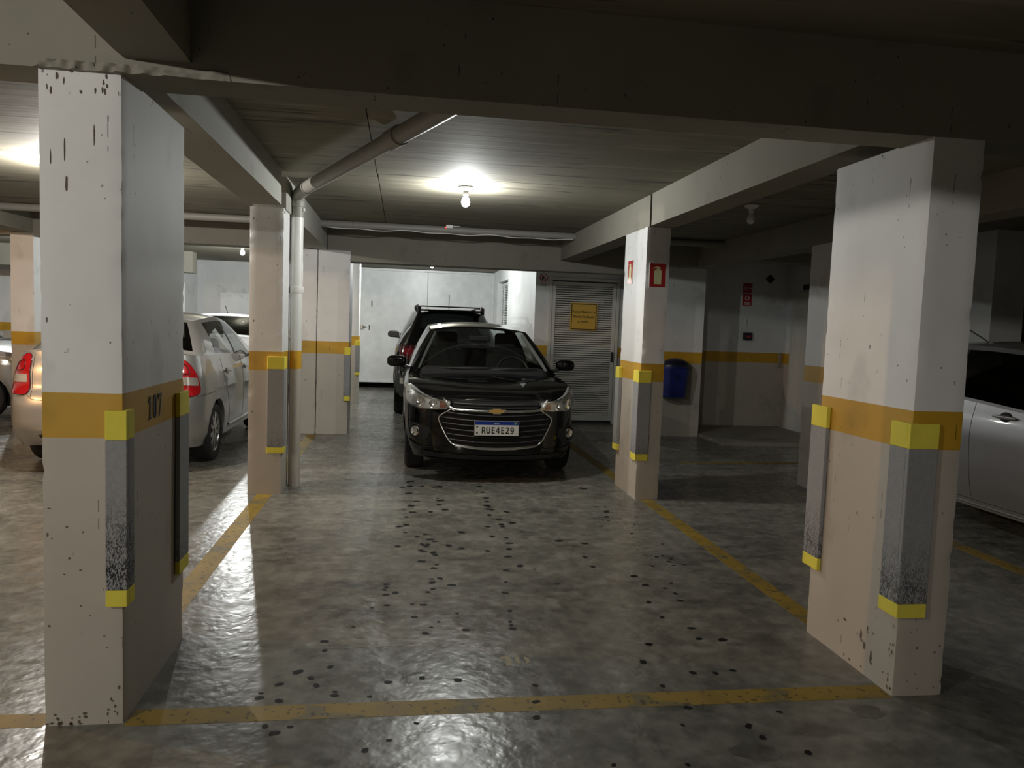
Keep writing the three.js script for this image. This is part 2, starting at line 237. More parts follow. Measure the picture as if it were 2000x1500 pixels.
// ---------- walls ----------
const BAND0 = 1.05, BAND1 = 1.21;
function bandedWall(name, label, x0, x1, d0, d1, top = 2.66, b0 = BAND0, b1 = BAND1) {
  const g = structGroup(name, label, 'wall');
  put(g, 'lower_paint', box(x0, x1, 0, b0, d0, d1), M.beige); put(g, 'yellow_band', box(x0, x1, b0, b1, d0, d1), M.yellow); put(g, 'upper_paint', box(x0, x1, b1, top, d0, d1), M.wallWhite); return g;
}
bandedWall('wall_back', 'white painted back wall of the car park on the left', -9.9, -0.92, 17.35, 17.6);
bandedWall('wall_left', 'painted side wall at the far left of the car park', -9.95, -9.75, -12.3, 17.35);
bandedWall('wall_right', 'painted side wall at the far right of the car park', 9.75, 9.95, -12.3, 17.6);
bandedWall('wall_front', 'painted wall behind the viewer', -9.75, 9.75, -12.5, -12.3);
bandedWall('wall_pier', 'white pier with a blue litter bin on it', 3.42, 4.25, 10.47, 11.5);
bandedWall('wall_recess', 'shadowed wall with red fire signs beside the lift', 4.25, 6.2, 11.5, 11.75);
bandedWall('wall_dark', 'dim wall in the right corner behind the silver car', 6.25, 9.75, 12.4, 12.6);
bandedWall('wall_jog', 'white wall corner behind the silver car', -9.75, -4.35, 16.4, 17.35);
// louvred wall: openings left for the doors
{
  const g = structGroup('wall_louvre', 'grey wall around the louvred service door', 'wall');
  for (const [x0, x1] of [[2.03, 2.245], [3.365, 3.7]]) { put(g, 'lower_paint', box(x0, x1, 0, BAND0, 11.77, 11.95), M.beige); put(g, 'yellow_band', box(x0, x1, BAND0, BAND1, 11.77, 11.95), M.yellow); put(g, 'upper_paint', box(x0, x1, BAND1, 2.66, 11.77, 11.95), M.wallWhite); }
  put(g, 'lintel', box(2.245, 3.365, 2.27, 2.66, 11.77, 11.95), M.wallWhite);
  put(g, 'inner_wall', box(2.2, 3.7, 0, 2.66, 13.6, 13.7), M.wallWhite); put(g, 'inner_wall', box(3.6, 3.7, 0, 2.66, 11.95, 13.6), M.wallWhite);
  const s = structGroup('wall_side', 'bright white side wall with a louvred door', 'wall');
  put(s, 'wall_face', box(2.03, 2.2, 0, 2.66, 11.95, 14.95), M.wallWhite); put(s, 'wall_face', box(2.03, 2.2, 0, 2.66, 16.6, 17.35), M.wallWhite); put(s, 'wall_face', box(2.03, 2.2, 2.4, 2.66, 14.95, 16.6), M.wallWhite);
  put(s, 'inner_wall', box(3.6, 3.7, 0, 2.66, 13.7, 17.35), M.wallWhite); put(s, 'inner_wall', box(2.2, 9.9, 0, 2.66, 17.35, 17.55), M.wallWhite);
  const st = structGroup('wall_store', 'store room walls behind the white gate', 'wall'); put(st, 'store_wall', box(-1.1, -0.92, 0, 2.66, 17.6, 19.5), M.wallWhite); put(st, 'store_wall', box(2.03, 2.2, 0, 2.66, 17.35, 19.5), M.wallWhite); put(st, 'store_wall', box(-1.1, 2.2, 0, 2.66, 19.5, 19.65), M.wallWhite);
}
function louvre(w, h, depth, n, stile, midStile) {   // returns list of [name, geometry] in door space: x 0..w, y 0..h, front at z 0
  const out = []; const B = (x0, x1, y0, y1, z0, z1, r = 0.004) => { const g = new RoundedBoxGeometry(x1 - x0, y1 - y0, z1 - z0, 1, r); g.translate((x0 + x1) / 2, (y0 + y1) / 2, (z0 + z1) / 2); return g; };
  out.push(['stile', B(0, stile, 0, h, -depth, 0)], ['stile', B(w - stile, w, 0, h, -depth, 0)], ['rail', B(stile, w - stile, h - stile, h, -depth, 0)], ['rail', B(stile, w - stile, 0, stile * 1.6, -depth, 0)]);
  if (midStile) out.push(['stile', B(midStile - stile * 0.35, midStile + stile * 0.35, stile, h - stile, -depth, 0.002)]);
  const y0 = stile * 1.6, y1 = h - stile, p = (y1 - y0) / n, sg = new THREE.BoxGeometry(w - 2 * stile + 0.01, p * 0.74, 0.004); sg.rotateX(-0.6);
  return { out, slat: sg, ys: Array.from({ length: n }, (_, i) => y0 + p * (i + 0.5)), cx: w / 2, cz: -depth * 0.5 };
}
{
  const d1 = structGroup('door_1', 'grey louvred metal door with a yellow notice', 'door');
  const fr = (x0, x1, y0, y1) => put(d1, 'door_frame', rbox(x0, x1, y0, y1, 11.73, 11.82), M.door);
  fr(2.245, 2.29, 0, 2.27); fr(3.32, 3.365, 0, 2.27); fr(2.29, 3.32, 2.225, 2.27);
  const L = louvre(1.02, 2.16, 0.04, 58, 0.055), g = new THREE.Group(); g.name = 'door_leaf'; g.position.set(2.295, 0.045, -11.75); d1.add(g);
  for (const [n, ge] of L.out) put(g, n, ge, M.door); for (const y of L.ys) put(g, 'slat', L.slat, M.door).position.set(L.cx, y, L.cz);
  put(d1, 'door_handle', rbox(3.255, 3.285, 0.98, 1.14, 11.69, 11.735, 0.008), M.black).userData.label = 'black upright door handle';
  const d2 = structGroup('door_2', 'white louvred door in the bright side wall', 'door');
  const L2 = louvre(1.6, 2.36, 0.04, 64, 0.06, 0.42), g2 = new THREE.Group(); g2.name = 'door_leaf'; g2.position.set(2.115, 0.02, -16.58); g2.rotation.y = -Math.PI / 2; d2.add(g2);
  for (const [n, ge] of L2.out) put(g2, n, ge, M.panelWhite); for (const y of L2.ys) put(g2, 'slat', L2.slat, M.panelWhite).position.set(L2.cx, y, L2.cz);
  const d3 = structGroup('door_3', 'wide white sheet metal gate across the back of the bay', 'gate');
  for (const [x0, x1] of [[-0.92, 0.548], [0.552, 2.02]]) put(d3, 'gate_panel', rbox(x0, x1, 0.14, 2.62, 17.30, 17.34, 0.006), M.panelWhite);
  put(d3, 'top_track', rbox(-0.92, 2.03, 2.60, 2.65, 17.22, 17.3, 0.006), M.panelWhite); put(d3, 'edge_strip', rbox(1.985, 2.03, 0.1, 2.62, 17.24, 17.3, 0.006), M.panelWhite);
  put(d3, 'bottom_rail', rbox(-0.92, 2.02, 0.13, 0.17, 17.27, 17.3, 0.004), M.panelWhite);
  put(d3, 'gate_lock', rbox(-0.90, -0.84, 1.30, 1.40, 17.26, 17.3, 0.008), M.steel); put(d3, 'lock_handle', rbox(-0.86, -0.78, 1.345, 1.365, 17.23, 17.26, 0.006), M.black);
  put(d3, 'finger_slot', rbox(-0.675, -0.655, 1.80, 1.93, 17.285, 17.3, 0.004), M.black); put(d3, 'finger_slot', rbox(-0.72, -0.705, 1.28, 1.40, 17.285, 17.3, 0.004), M.black);
  // lift
  const lw = bandedWall('wall_lift', 'wall with the lift door at the end of the passage', 6.03, 6.25, 11.28, 11.5); put(lw, 'lift_lintel', box(6.03, 6.25, 2.16, 2.66, 9.9, 11.28), M.wallWhite); put(lw, 'side_face', box(6.03, 6.25, 0, 2.66, 7.2, 9.9), M.wallWhite); put(lw, 'shaft_back', box(6.25, 6.4, 0, 2.66, 7.2, 12.4), M.wallWhite);
  const d4 = structGroup('door_4', 'beige lift door in shadow behind the right pillars', 'door');
  put(d4, 'door_frame', rbox(6.0, 6.2, 0, 2.16, 11.2, 11.28), M.door); put(d4, 'door_frame', rbox(6.0, 6.2, 2.08, 2.16, 9.95, 11.2), M.door); put(d4, 'door_frame', rbox(6.0, 6.2, 0, 2.16, 9.9, 9.97), M.door);
  put(d4, 'door_leaf', rbox(6.08, 6.12, 0.01, 2.08, 10.58, 11.2), M.door); put(d4, 'door_leaf', rbox(6.08, 6.12, 0.01, 2.08, 9.97, 10.575), M.door); put(d4, 'floor_indicator', rbox(5.985, 6.0, 2.19, 2.27, 10.75, 10.95, 0.005), M.black);
  put(d4, 'call_plate', rbox(5.935, 5.985, 0.98, 1.22, 11.475, 11.5, 0.005), M.steel);
}

// ---------- pillars ----------
const font = await new FontLoader().loadAsync('fonts/droid/droid_serif_bold.typeface.json');
const fontSans = await new FontLoader().loadAsync('fonts/droid/droid_sans_bold.typeface.json');
function text(str, size, depth = 0.001, f = fontSans) { const g = new TextGeometry(str, { font: f, size, depth, curveSegments: 4, bevelEnabled: false }); g.computeBoundingBox(); const b = g.boundingBox; g.translate(-(b.min.x + b.max.x) / 2, -(b.min.y + b.max.y) / 2, 0); return g; }
function pillar(label, x0, x1, d0, d1, top, o = {}) {
  const g = structGroup(numbered('pillar'), label, 'pillar'); const s = { seg: o.seg ?? 0.03 };
  put(g, 'lower_paint', plasterBlock(x0, x1, 0, BAND0, d0, d1, s), M.beige); put(g, 'yellow_band', plasterBlock(x0, x1, BAND0, BAND1, d0, d1, s), M.yellow); put(g, 'upper_paint', plasterBlock(x0, x1, BAND1, top, d0, d1, s), M.white); return g;
}
const p107 = pillar('pillar with the stencilled number 107 on its yellow band', -1.24, -0.97, 2.87, 3.65, 2.315);
{ const ds = ['1', '0', '7'].map((c, i) => { const t = text(c, 0.088, 0.0012, font); t.scale(0.72, 1.05, 1); t.translate((i - 1) * 0.062, 0, 0); t.rotateY(Math.PI / 2); t.translate(-0.9685, 1.128, -3.225); return t; });
  for (const t of ds) put(p107, 'stencilled_digit', t, M.ink); }
pillar('broad pillar in the right foreground with two foam guards', 2.08, 2.31, 2.86, 3.56, 2.315);
pillar('middle pillar beside the white downpipe', -1.26, -0.985, 6.64, 7.06, 2.40);
pillar('middle pillar carrying the fire extinguisher signs', 2.08, 2.295, 6.49, 7.15, 2.392);
pillar('left half of the double pillar behind the downpipe', -1.30, -1.09, 10.2, 10.7, 2.383);
pillar('right half of the double pillar behind the downpipe', -1.085, -0.675, 10.205, 10.75, 2.383);
pillar('narrow far pillar next to the white gate', -0.90, -0.755, 13.9, 14.4, 2.655, { seg: 0.06 });
pillar('shadowed pillar between the lift passage and the silver car', 4.0, 4.27, 6.49, 7.2, 2.392, { seg: 0.05 });
pillar('warm-lit pillar behind the left tail light', -4.75, -4.48, 10.23, 10.72, 2.42, { seg: 0.05 });
pillar('brownish pillar behind the roof of the silver car', 7.28, 7.74, 9.0, 9.4, 2.655, { seg: 0.06 });

// chipped paint near the feet and arrises of the two nearest pillars
{
  const chipMat = std({ color: C(0.11, 0.088, 0.065), roughness: 0.9 });
  const chipsOn = (host, list, axis, plane) => {   // list: [along, y, w, h]
    const gs = list.map(([a, y, w, h]) => { const n = 9, s = new THREE.Shape(); for (let i = 0; i < n; i++) { const t = i / n * 6.283, k = 0.55 + 0.6 * rnd(), px = Math.cos(t) * w * k, py = Math.sin(t) * h * k; i ? s.lineTo(px, py) : s.moveTo(px, py); } const g = new THREE.ShapeGeometry(s); if (axis === 'left') { g.rotateY(-Math.PI / 2); g.translate(plane, y, -a); } else { g.translate(a, y, -plane); } return g; });
    const m = put(host, 'paint_chips', mergeGeometries(gs), chipMat); m.userData.kind = 'stuff'; m.userData.label = 'small brown chips in the paint';
  };
  const many = (n, a0, a1, y0, y1, w, h) => Array.from({ length: n }, () => [rr(a0, a1), lerp(y0, y1, rnd() ** 1.6), w * rr(0.4, 1.2), h * rr(0.4, 1.3)]);
  const pr = scene.children.find(o => o.userData.label?.startsWith('broad pillar'));
  chipsOn(pr, [...many(12, 2.9, 3.3, 0.02, 0.22, 0.005, 0.009), ...many(14, 2.872, 2.9, 0.02, 0.33, 0.004, 0.012), [3.1, 0.17, 0.006, 0.03], [3.07, 0.13, 0.01, 0.02], [3.02, 0.10, 0.006, 0.03], [3.23, 0.19, 0.014, 0.007]], 'left', 2.0782);
  chipsOn(pr, many(9, 2.1, 2.3, 0.02, 0.28, 0.004, 0.006), 'front', 2.858);
  chipsOn(p107, [...many(16, -1.235, -1.08, 0.005, 0.05, 0.008, 0.007), ...many(9, -1.05, -0.98, 0.005, 0.2, 0.004, 0.008), ...many(8, -1.23, -1.1, 0.3, 0.8, 0.006, 0.004)], 'front', 2.868);
  chipsOn(p107, [...many(14, -1.235, -0.98, 2.24, 2.31, 0.004, 0.012), [-1.155, 2.05, 0.003, 0.05], [-1.15, 1.93, 0.004, 0.03], [-1.06, 2.1, 0.002, 0.04], [-1.2, 2.02, 0.002, 0.03]], 'front', 2.868);
}
// foam guards
function guard(label, mats, pieces, y0, y1, capT = 0.105, capB = 0.06) {   // pieces: [x0,x1,d0,d1] plan rectangles
  const g = thing('foam_guard', label, 'foam guard', 'foam guards on the pillars');
  for (const [x0, x1, d0, d1] of pieces) {
    const body = new RoundedBoxGeometry(x1 - x0, y1 - y0 - capT - capB, d1 - d0, 2, 0.004); 
    { const p = body.attributes.position, n = body.attributes.normal, uv = body.attributes.uv; const h = y1 - y0; for (let i = 0; i < p.count; i++) { const a = Math.abs(n.getX(i)) > Math.abs(n.getZ(i)) ? p.getZ(i) : p.getX(i); uv.setXY(i, a / 0.16 + 0.5, clamp((p.getY(i) + h / 2) / h)); } }
    body.translate((x0 + x1) / 2, (y0 + capB + y1 - capT) / 2, -(d0 + d1) / 2); put(g, 'pad', body, mats);
    put(g, 'yellow_cap', rbox(x0 - 0.0005, x1 + 0.0005, y1 - capT, y1, d0 - 0.0005, d1 + 0.0005, 0.004), M.foamYellow); put(g, 'yellow_cap', rbox(x0 - 0.0005, x1 + 0.0005, y0, y0 + capB, d0 - 0.0005, d1 + 0.0005, 0.004), M.foamYellow);
  }
  return g;
}
guard('worn flecked foam guard on the front corner of pillar 107', M.foam, [[-1.022, -0.949, 2.846, 2.867], [-0.968, -0.949, 2.867, 2.925]], 0.445, 1.152);
guard('clean foam guard on the rear corner of pillar 107', M.foamClean, [[-0.968, -0.948, 3.50, 3.648]], 0.345, 1.155);
guard('flecked foam strip on the rear edge of the right foreground pillar', M.foamMid, [[2.058, 2.078, 3.46, 3.60]], 0.345, 1.16);
guard('foam corner guard on the front edge of the right foreground pillar', M.foamMid, [[2.058, 2.19, 2.838, 2.858], [2.058, 2.078, 2.858, 2.965]], 0.345, 1.16);
guard('foam corner guard on the front edge of the fire sign pillar', M.foamClean, [[2.058, 2.175, 6.468, 6.488], [2.058, 2.078, 6.488, 6.62]], 0.35, 1.145);
guard('foam strip on the far edge of the fire sign pillar', M.foamClean, [[2.045, 2.078, 7.04, 7.16]], 0.35, 1.145);
guard('foam guard on the middle pillar beside the downpipe', M.foamClean, [[-1.10, -0.963, 6.612, 6.638], [-0.983, -0.963, 6.638, 6.74]], 0.355, 1.17, 0.105, 0.05);
guard('foam guard on the double pillar behind the downpipe', M.foamClean, [[-0.73, -0.652, 10.175, 10.203], [-0.673, -0.652, 10.203, 10.3]], 0.44, 1.14, 0.1, 0.06);
guard('foam guard on the narrow far pillar next to the gate', M.foamClean, [[-0.81, -0.73, 13.87, 13.898], [-0.753, -0.73, 13.898, 14.0]], 0.52, 1.13, 0.09, 0.05);

// ---------- signs ----------
function extinguisherShape(h) {   // silhouette of an extinguisher, height h, base at 0
  const k = h / 1, s = new THREE.Shape(), P = [[-.21, 0], [.21, 0], [.21, .72], [.17, .80], [.07, .84], [.07, .90], [.16, .86], [.16, .92], [.05, .97], [-.06, 1], [-.3, .90], [-.28, .85], [-.06, .92], [-.07, .84], [-.17, .80], [-.21, .72]];
  P.forEach(([x, y], i) => i ? s.lineTo(x * k, y * k) : s.moveTo(x * k, y * k)); return s;
}
function fireSign(label, pos, turn, w, h) {
  const g = thing('fire_sign', label, 'sign', 'fire extinguisher signs'); g.position.set(...pos); g.rotation.y = turn;
  put(g, 'board', new RoundedBoxGeometry(w, h, 0.003, 1, 0.001), M.signWhite);
  const f = new RoundedBoxGeometry(w * 0.93, h * 0.945, 0.003, 1, 0.001); f.translate(0, 0, 0.001); put(g, 'red_field', f, M.red);
  const e = new THREE.ExtrudeGeometry(extinguisherShape(h * 0.72), { depth: 0.001, bevelEnabled: false, curveSegments: 4 }); e.translate(0, -h * 0.36, 0.0026); put(g, 'extinguisher_symbol', e, M.glowPale); return g;
}
fireSign('red fire extinguisher sign on the front face of the pillar', [2.19, 1.98, -6.486], 0, 0.155, 0.215);
fireSign('glossy fire extinguisher sign on the lit side face of the pillar', [2.077, 2.03, -6.93], -Math.PI / 2, 0.155, 0.22);
{
  const g = thing('yellow_notice', 'yellow printed notice on the louvred door', 'notice'); g.position.set(2.80, 1.675, -11.74);
  put(g, 'board', new RoundedBoxGeometry(0.43, 0.43, 0.012, 1, 0.002), M.signYellow);
  const fr = (w, h, x, y) => { const b = new THREE.BoxGeometry(w, h, 0.002); b.translate(x, y, 0.0065); return b; };
  put(g, 'printed_border', mergeGeometries([fr(0.40, 0.012, 0, 0.195), fr(0.40, 0.012, 0, -0.195), fr(0.012, 0.39, 0.195, 0), fr(0.012, 0.39, -0.195, 0)]), M.ink);
  [['Favor Manter a', 0.075], ['Porta Fechada', 0], ['à noite.', -0.075]].forEach(([s, y]) => { const t = text(s, 0.036, 0.001); const b = t.boundingBox; t.translate(0, y, 0.0065); put(g, 'printed_line', t, M.ink); });
  const n = thing('prohibition_sign', 'round prohibition sign on the wall beside the louvred door', 'sign'); n.position.set(2.15, 2.255, -11.767);
  put(n, 'disc', new THREE.CylinderGeometry(0.058, 0.058, 0.002, 28).rotateX(Math.PI / 2), M.signWhite);
  put(n, 'red_ring', new THREE.TorusGeometry(0.057, 0.007, 6, 28), M.red); put(n, 'red_bar', new THREE.BoxGeometry(0.011, 0.11, 0.003).rotateZ(0.785).translate(0, 0, 0.002), M.red);
  { const s = new THREE.Shape(); [[-.03, -.03], [-.005, -.035], [.0, -.01], [.03, -.03], [.035, -.02], [.01, .01], [.0, .03], [-.018, .035], [-.025, .01]].forEach(([x, y], i) => i ? s.lineTo(x, y) : s.moveTo(x, y)); const e = new THREE.ExtrudeGeometry(s, { depth: 0.001, bevelEnabled: false }); e.translate(0, 0, 0.001); put(n, 'black_symbol', e, M.ink); }
  for (let i = 0; i < 3; i++) put(n, 'caption_line', new THREE.BoxGeometry(0.1 - 0.02 * (i === 2), 0.011, 0.001).translate(0, -0.095 - 0.018 * i, 0), M.steel);
  const alarm = (name, label, y, h, sym) => { const a = thing(name, label, 'sign'); a.position.set(5.36, y, -11.497); put(a, 'board', new RoundedBoxGeometry(0.15, h, 0.004, 1, 0.001), M.red); for (const ge of sym) put(a, 'pale_symbol', ge.translate(0, 0, 0.003), M.signWhite); };
  alarm('alarm_sign', 'upper red alarm sign on the shadowed recess wall', 2.215, 0.155, [new THREE.TorusGeometry(0.022, 0.005, 5, 18).translate(-0.03, 0, 0), new THREE.ConeGeometry(0.028, 0.05, 3).rotateZ(Math.PI / 2).translate(0.035, 0, 0)]);
  alarm('alarm_sign', 'lower red alarm sign on the shadowed recess wall', 2.035, 0.185, [new THREE.TorusGeometry(0.03, 0.008, 5, 20).translate(0, 0.025, 0), new THREE.BoxGeometry(0.1, 0.012, 0.002).translate(0, -0.05, 0), new THREE.BoxGeometry(0.1, 0.012, 0.002).translate(0, -0.072, 0)]);
  const c = thing('alarm_call_point', 'small red call point box under the alarm signs', 'call point'); put(c, 'box', rbox(5.32, 5.46, 1.40, 1.52, 11.44, 11.497, 0.008), M.binLid); put(c, 'button_window', rbox(5.36, 5.43, 1.445, 1.475, 11.434, 11.44, 0.002), M.red);
  tagMesh('cable_cover', rbox(5.345, 5.365, 1.62, 1.73, 11.47, 11.497, 0.004), M.signWhite, 'short white cable cover above the call point', 'cable cover');
  const dd = new RoundedBoxGeometry(0.1, 0.1, 0.02, 1, 0.004); dd.rotateZ(Math.PI / 4); dd.translate(5.72, 2.37, -11.485); tagMesh('diamond_sign', dd, M.ink, 'black diamond shaped plate high on the recess wall', 'sign');
}

// ---------- lamps ----------
function lamp(key, label, lit = true) {
  const [x, y, d, cd, col, glow] = Array.isArray(key) ? key : LAMPS[key];
  const g = thing('ceiling_lamp', label, 'lamp', 'bare bulb ceiling lamps'); g.position.set(x, y, -d);
  put(g, 'ceiling_rose', lathe([[0, 0], [0.062, 0], [0.066, -0.006], [0.062, -0.016], [0.038, -0.032], [0.024, -0.038]]), M.ceramic);
  put(g, 'socket', lathe([[0.024, -0.034], [0.021, -0.05], [0.024, -0.058], [0.024, -0.072], [0.016, -0.076]]), M.ceramic);
  const m = lit ? std({ color: C(0.9, 0.9, 0.88), emissive: C(...col), emissiveIntensity: glow, roughness: 0.4 }) : M.bulbOff;
  put(g, 'bulb', lathe([[0.0135, -0.072], [0.017, -0.084], [0.030, -0.103], [0.037, -0.128], [0.033, -0.152], [0.020, -0.168], [0, -0.174]], 24), m);
  if (lit) { const l = new THREE.PointLight(C(...col), cd, 0, 2); l.position.set(0, -0.126, 0); l.castShadow = true; l.shadow.mapSize.set(1024, 1024); l.shadow.radius = 1.3; l.name = 'bulb_light'; g.add(l); }
  return g;
}
lamp('main', 'lit bare bulb over the front of the black sedan');
lamp('back', 'lit bare bulb far back in front of the white gate');
lamp('leftBay', 'lit bare bulb hidden behind pillar 107');
lamp('leftBack', 'lit bare bulb above the white car at the back left');
lamp('leftFar', 'lit bare bulb in the bay beyond the left edge of the view');
lamp('aisle', 'lit bare bulb over the driving aisle behind the viewer');
lamp('aisleRear', 'added fill bulb behind the viewer brightening the front faces of the near pillars');
lamp('sodium', 'warm bulb in the bay at the far left');
lamp([3.09, 2.66, 6.65], 'unlit bare bulb in the dark bay on the right', false);

// ---------- pipes ----------
{
  const g = thing('downpipe', 'painted downpipe with white and yellow lengths beside the middle pillar', 'pipe');
  const X = -0.925, D = 7.0, R = 0.052; const seg = (y0, y1, m, n) => put(g, n, cylBetween([X, y0, -D], [X, y1, -D], R, 28), m);
  seg(0, BAND0, M.pvcBeige, 'lower_length'); seg(BAND0, BAND1, M.pvcYellow, 'yellow_length'); seg(BAND1, 2.37, M.pvcWhite, 'white_length'); seg(2.37, 2.512, M.pvcGrey, 'upper_length');
  put(g, 'collar', lathe([[R, 0], [R + 0.008, 0.004], [R + 0.008, 0.055], [R, 0.06]]).translate(X, 1.715, -D), M.pvcWhite); put(g, 'collar', lathe([[R, 0], [R + 0.008, 0.004], [R + 0.008, 0.05], [R, 0.055]]).translate(X, 2.46, -D), M.pvcGrey);
  const g2 = thing('sloping_pipe', 'grey drain pipe sloping under the ceiling from the downpipe', 'pipe');
  const e1 = [-0.80, 2.585, -6.66]; put(g2, 'elbow', pathTube([[X, 2.522, -D], [X, 2.55, -D + 0.004], [X + 0.035, 2.578, -D + 0.09], [X + 0.075, 2.584, -D + 0.2], e1], R + 0.004, 24, 24), M.pvcGrey);
  const end = [0.60, 2.600, -3.0], mid = t => [lerp(e1[0], end[0], t), lerp(e1[1], end[1], t), lerp(e1[2], end[2], t)];
  put(g2, 'sloping_length', cylBetween(e1, end, R, 28), M.pvcGrey); put(g2, 'coupling', cylBetween(mid(0.50), mid(0.545), R + 0.009, 28), M.pvcGrey);
  put(g, 'clip', new RoundedBoxGeometry(0.02, 0.03, 0.02, 1, 0.004).translate(X + 0.055, 2.44, -D + 0.02), M.pvcWhite);
  const c = thing('ceiling_conduit', 'long grey conduit pipe under the ceiling in front of the cross beam', 'pipe');
  put(c, 'pipe_run', cylBetween([-9.5, 2.615, -9.35], [5.9, 2.615, -9.35], 0.042, 20), M.pvcGrey);
  const cab = []; for (let i = 0; i <= 40; i++) { const x = -0.9 + 2.95 * i / 40; cab.push([x, 2.573 - 0.006 * Math.sin(i * 0.9) - 0.012 * Math.sin(i / 40 * Math.PI * 3) ** 2, -9.325]); }
  put(c, 'cable', pathTube(cab, 0.006, 120, 6), M.pvcWhite); for (const x of [-0.6, 0.55, 1.5]) put(c, 'clip', new THREE.TorusGeometry(0.045, 0.004, 6, 20).rotateY(Math.PI / 2).translate(x, 2.615, -9.35), M.steel);
  const s = thing('ceiling_sensor', 'small white box with a red light on the ceiling conduit', 'sensor'); put(s, 'housing', rbox(0.49, 0.57, 2.622, 2.662, 9.24, 9.30, 0.006), M.signWhite); put(s, 'arm', rbox(0.57, 0.66, 2.645, 2.655, 9.26, 9.28, 0.003), M.pvcWhite);
  put(s, 'red_light', new THREE.SphereGeometry(0.009, 12, 8).translate(0.485, 2.628, -9.235), std({ color: C(0.5, 0.02, 0.02), emissive: C(1, 0.08, 0.05), emissiveIntensity: 6 }));
  const k = thing('wall_bracket', 'thin steel anchor rod on the side of the middle pillar', 'bracket'); put(k, 'rod', cylBetween([-0.985, 2.36, -6.62], [-0.975, 2.36, -6.60], 0.01, 10), M.signWhite);
}

// ---------- litter bin ----------
{
  const g = thing('litter_bin', 'blue wall-mounted litter bin with a dark domed lid', 'bin');
  const prof = (w, dep, r) => { const s = new THREE.Shape(), n = 10; s.moveTo(-w, 0); s.lineTo(-w, dep - r); for (let i = 0; i <= n; i++) { const a = Math.PI - i / n * Math.PI / 2; s.lineTo(-w + r + Math.cos(a) * r, dep - r + Math.sin(a) * r); } for (let i = 0; i <= n; i++) { const a = Math.PI / 2 - i / n * Math.PI / 2; s.lineTo(w - r + Math.cos(a) * r, dep - r + Math.sin(a) * r); } s.lineTo(w, 0); return s; };
  const B = new THREE.ExtrudeGeometry(prof(0.19, 0.26, 0.1), { depth: 0.40, bevelEnabled: true, bevelSize: 0.006, bevelThickness: 0.006, bevelSegments: 2 }); B.rotateX(Math.PI / 2);
  { const p = B.attributes.position; for (let i = 0; i < p.count; i++) { const k = 1 + 0.16 * p.getY(i) / 0.4; p.setX(i, p.getX(i) * k); p.setZ(i, p.getZ(i) * k); } B.computeVertexNormals(); }
  B.translate(3.81, 0.98, -10.462); put(g, 'tub', B, M.binBlue);
  const lid = new THREE.SphereGeometry(0.205, 32, 16, 0, Math.PI * 2, 0, Math.PI / 2); lid.scale(1, 0.62, 0.66); lid.translate(3.81, 1.0, -10.33); put(g, 'domed_lid', lid, M.binLid);
  put(g, 'lid_rim', new THREE.TorusGeometry(0.203, 0.012, 8, 40).rotateX(Math.PI / 2).scale(1, 1, 0.66).translate(3.81, 0.995, -10.33), M.binBlue);
  put(g, 'arrow_emblem', new THREE.TorusGeometry(0.03, 0.006, 6, 20, 4.6).translate(3.81, 0.86, -10.20), M.binLid);
}

// ---------- cars ----------
const carPaint = (r, g, b, metal, rough = 0.32, spec = 1) => phys({ color: C(r, g, b), roughness: rough, metalness: metal, clearcoat: 1, clearcoatRoughness: 0.04, specularIntensity: spec });
const K = {
  black: carPaint(0.0035, 0.0035, 0.004, 0.0, 0.3, 0), silver: carPaint(0.44, 0.43, 0.41, 0.55, 0.36), grey: carPaint(0.24, 0.245, 0.25, 0.6, 0.38), white: carPaint(0.74, 0.75, 0.75, 0, 0.35), silver2: carPaint(0.22, 0.22, 0.225, 0.6, 0.36),
  housing: std({ color: C(0.52, 0.52, 0.50), roughness: 0.3, metalness: 0.5 }), chrome: std({ color: C(0.86, 0.86, 0.85), roughness: 0.16, metalness: 1 }), satin: std({ color: C(0.5, 0.5, 0.5), roughness: 0.28, metalness: 1 }), rubber: std({ color: C(0.016, 0.016, 0.016), roughness: 0.75 }), plastic: std({ color: C(0.016, 0.016, 0.017), roughness: 0.45 }),
  glassGrey: phys({ color: C(0.42, 0.44, 0.43), transmission: 1, roughness: 0, thickness: 0, ior: 1.5 }), glass: phys({ color: C(0.74, 0.77, 0.75), transmission: 1, roughness: 0, thickness: 0, ior: 1.5 }), tint: phys({ color: C(0.10, 0.11, 0.11), transmission: 1, roughness: 0, thickness: 0, ior: 1.5 }), lens: phys({ color: C(0.95, 0.95, 0.95), transmission: 1, roughness: 0.02, thickness: 0, ior: 1.5 }),
  wetGlass: phys({ color: C(0.9, 0.93, 0.91), transmission: 1, roughness: 1, roughnessMap: rep(dataTex(256, 256, (u, v) => { const k = fbm(u, v, 12, 9, 4, 601); return [0, 0.15 + 0.75 * sstep(0.4, 0.6, k), 0]; }), 3, 3), thickness: 0, ior: 1.4 }), redLens: phys({ color: C(0.42, 0.008, 0.012), roughness: 0.08, clearcoat: 1 }), redMid: phys({ color: C(0.22, 0.01, 0.02), roughness: 0.08, clearcoat: 1 }), redDark: phys({ color: C(0.07, 0.003, 0.006), roughness: 0.08, clearcoat: 1 }), clearLens: phys({ color: C(0.62, 0.58, 0.52), roughness: 0.12, metalness: 0.5, clearcoat: 1 }), amber: phys({ color: C(0.20, 0.085, 0.05), roughness: 0.15, clearcoat: 1 }),
  seat: std({ color: C(0.009, 0.009, 0.0095), roughness: 0.9 }), trimLight: std({ color: C(0.32, 0.32, 0.31), roughness: 0.85 }), gold: std({ color: C(0.72, 0.46, 0.14), roughness: 0.3, metalness: 0.4 }), under: std({ color: C(0.008, 0.008, 0.008), roughness: 0.9 }),
};
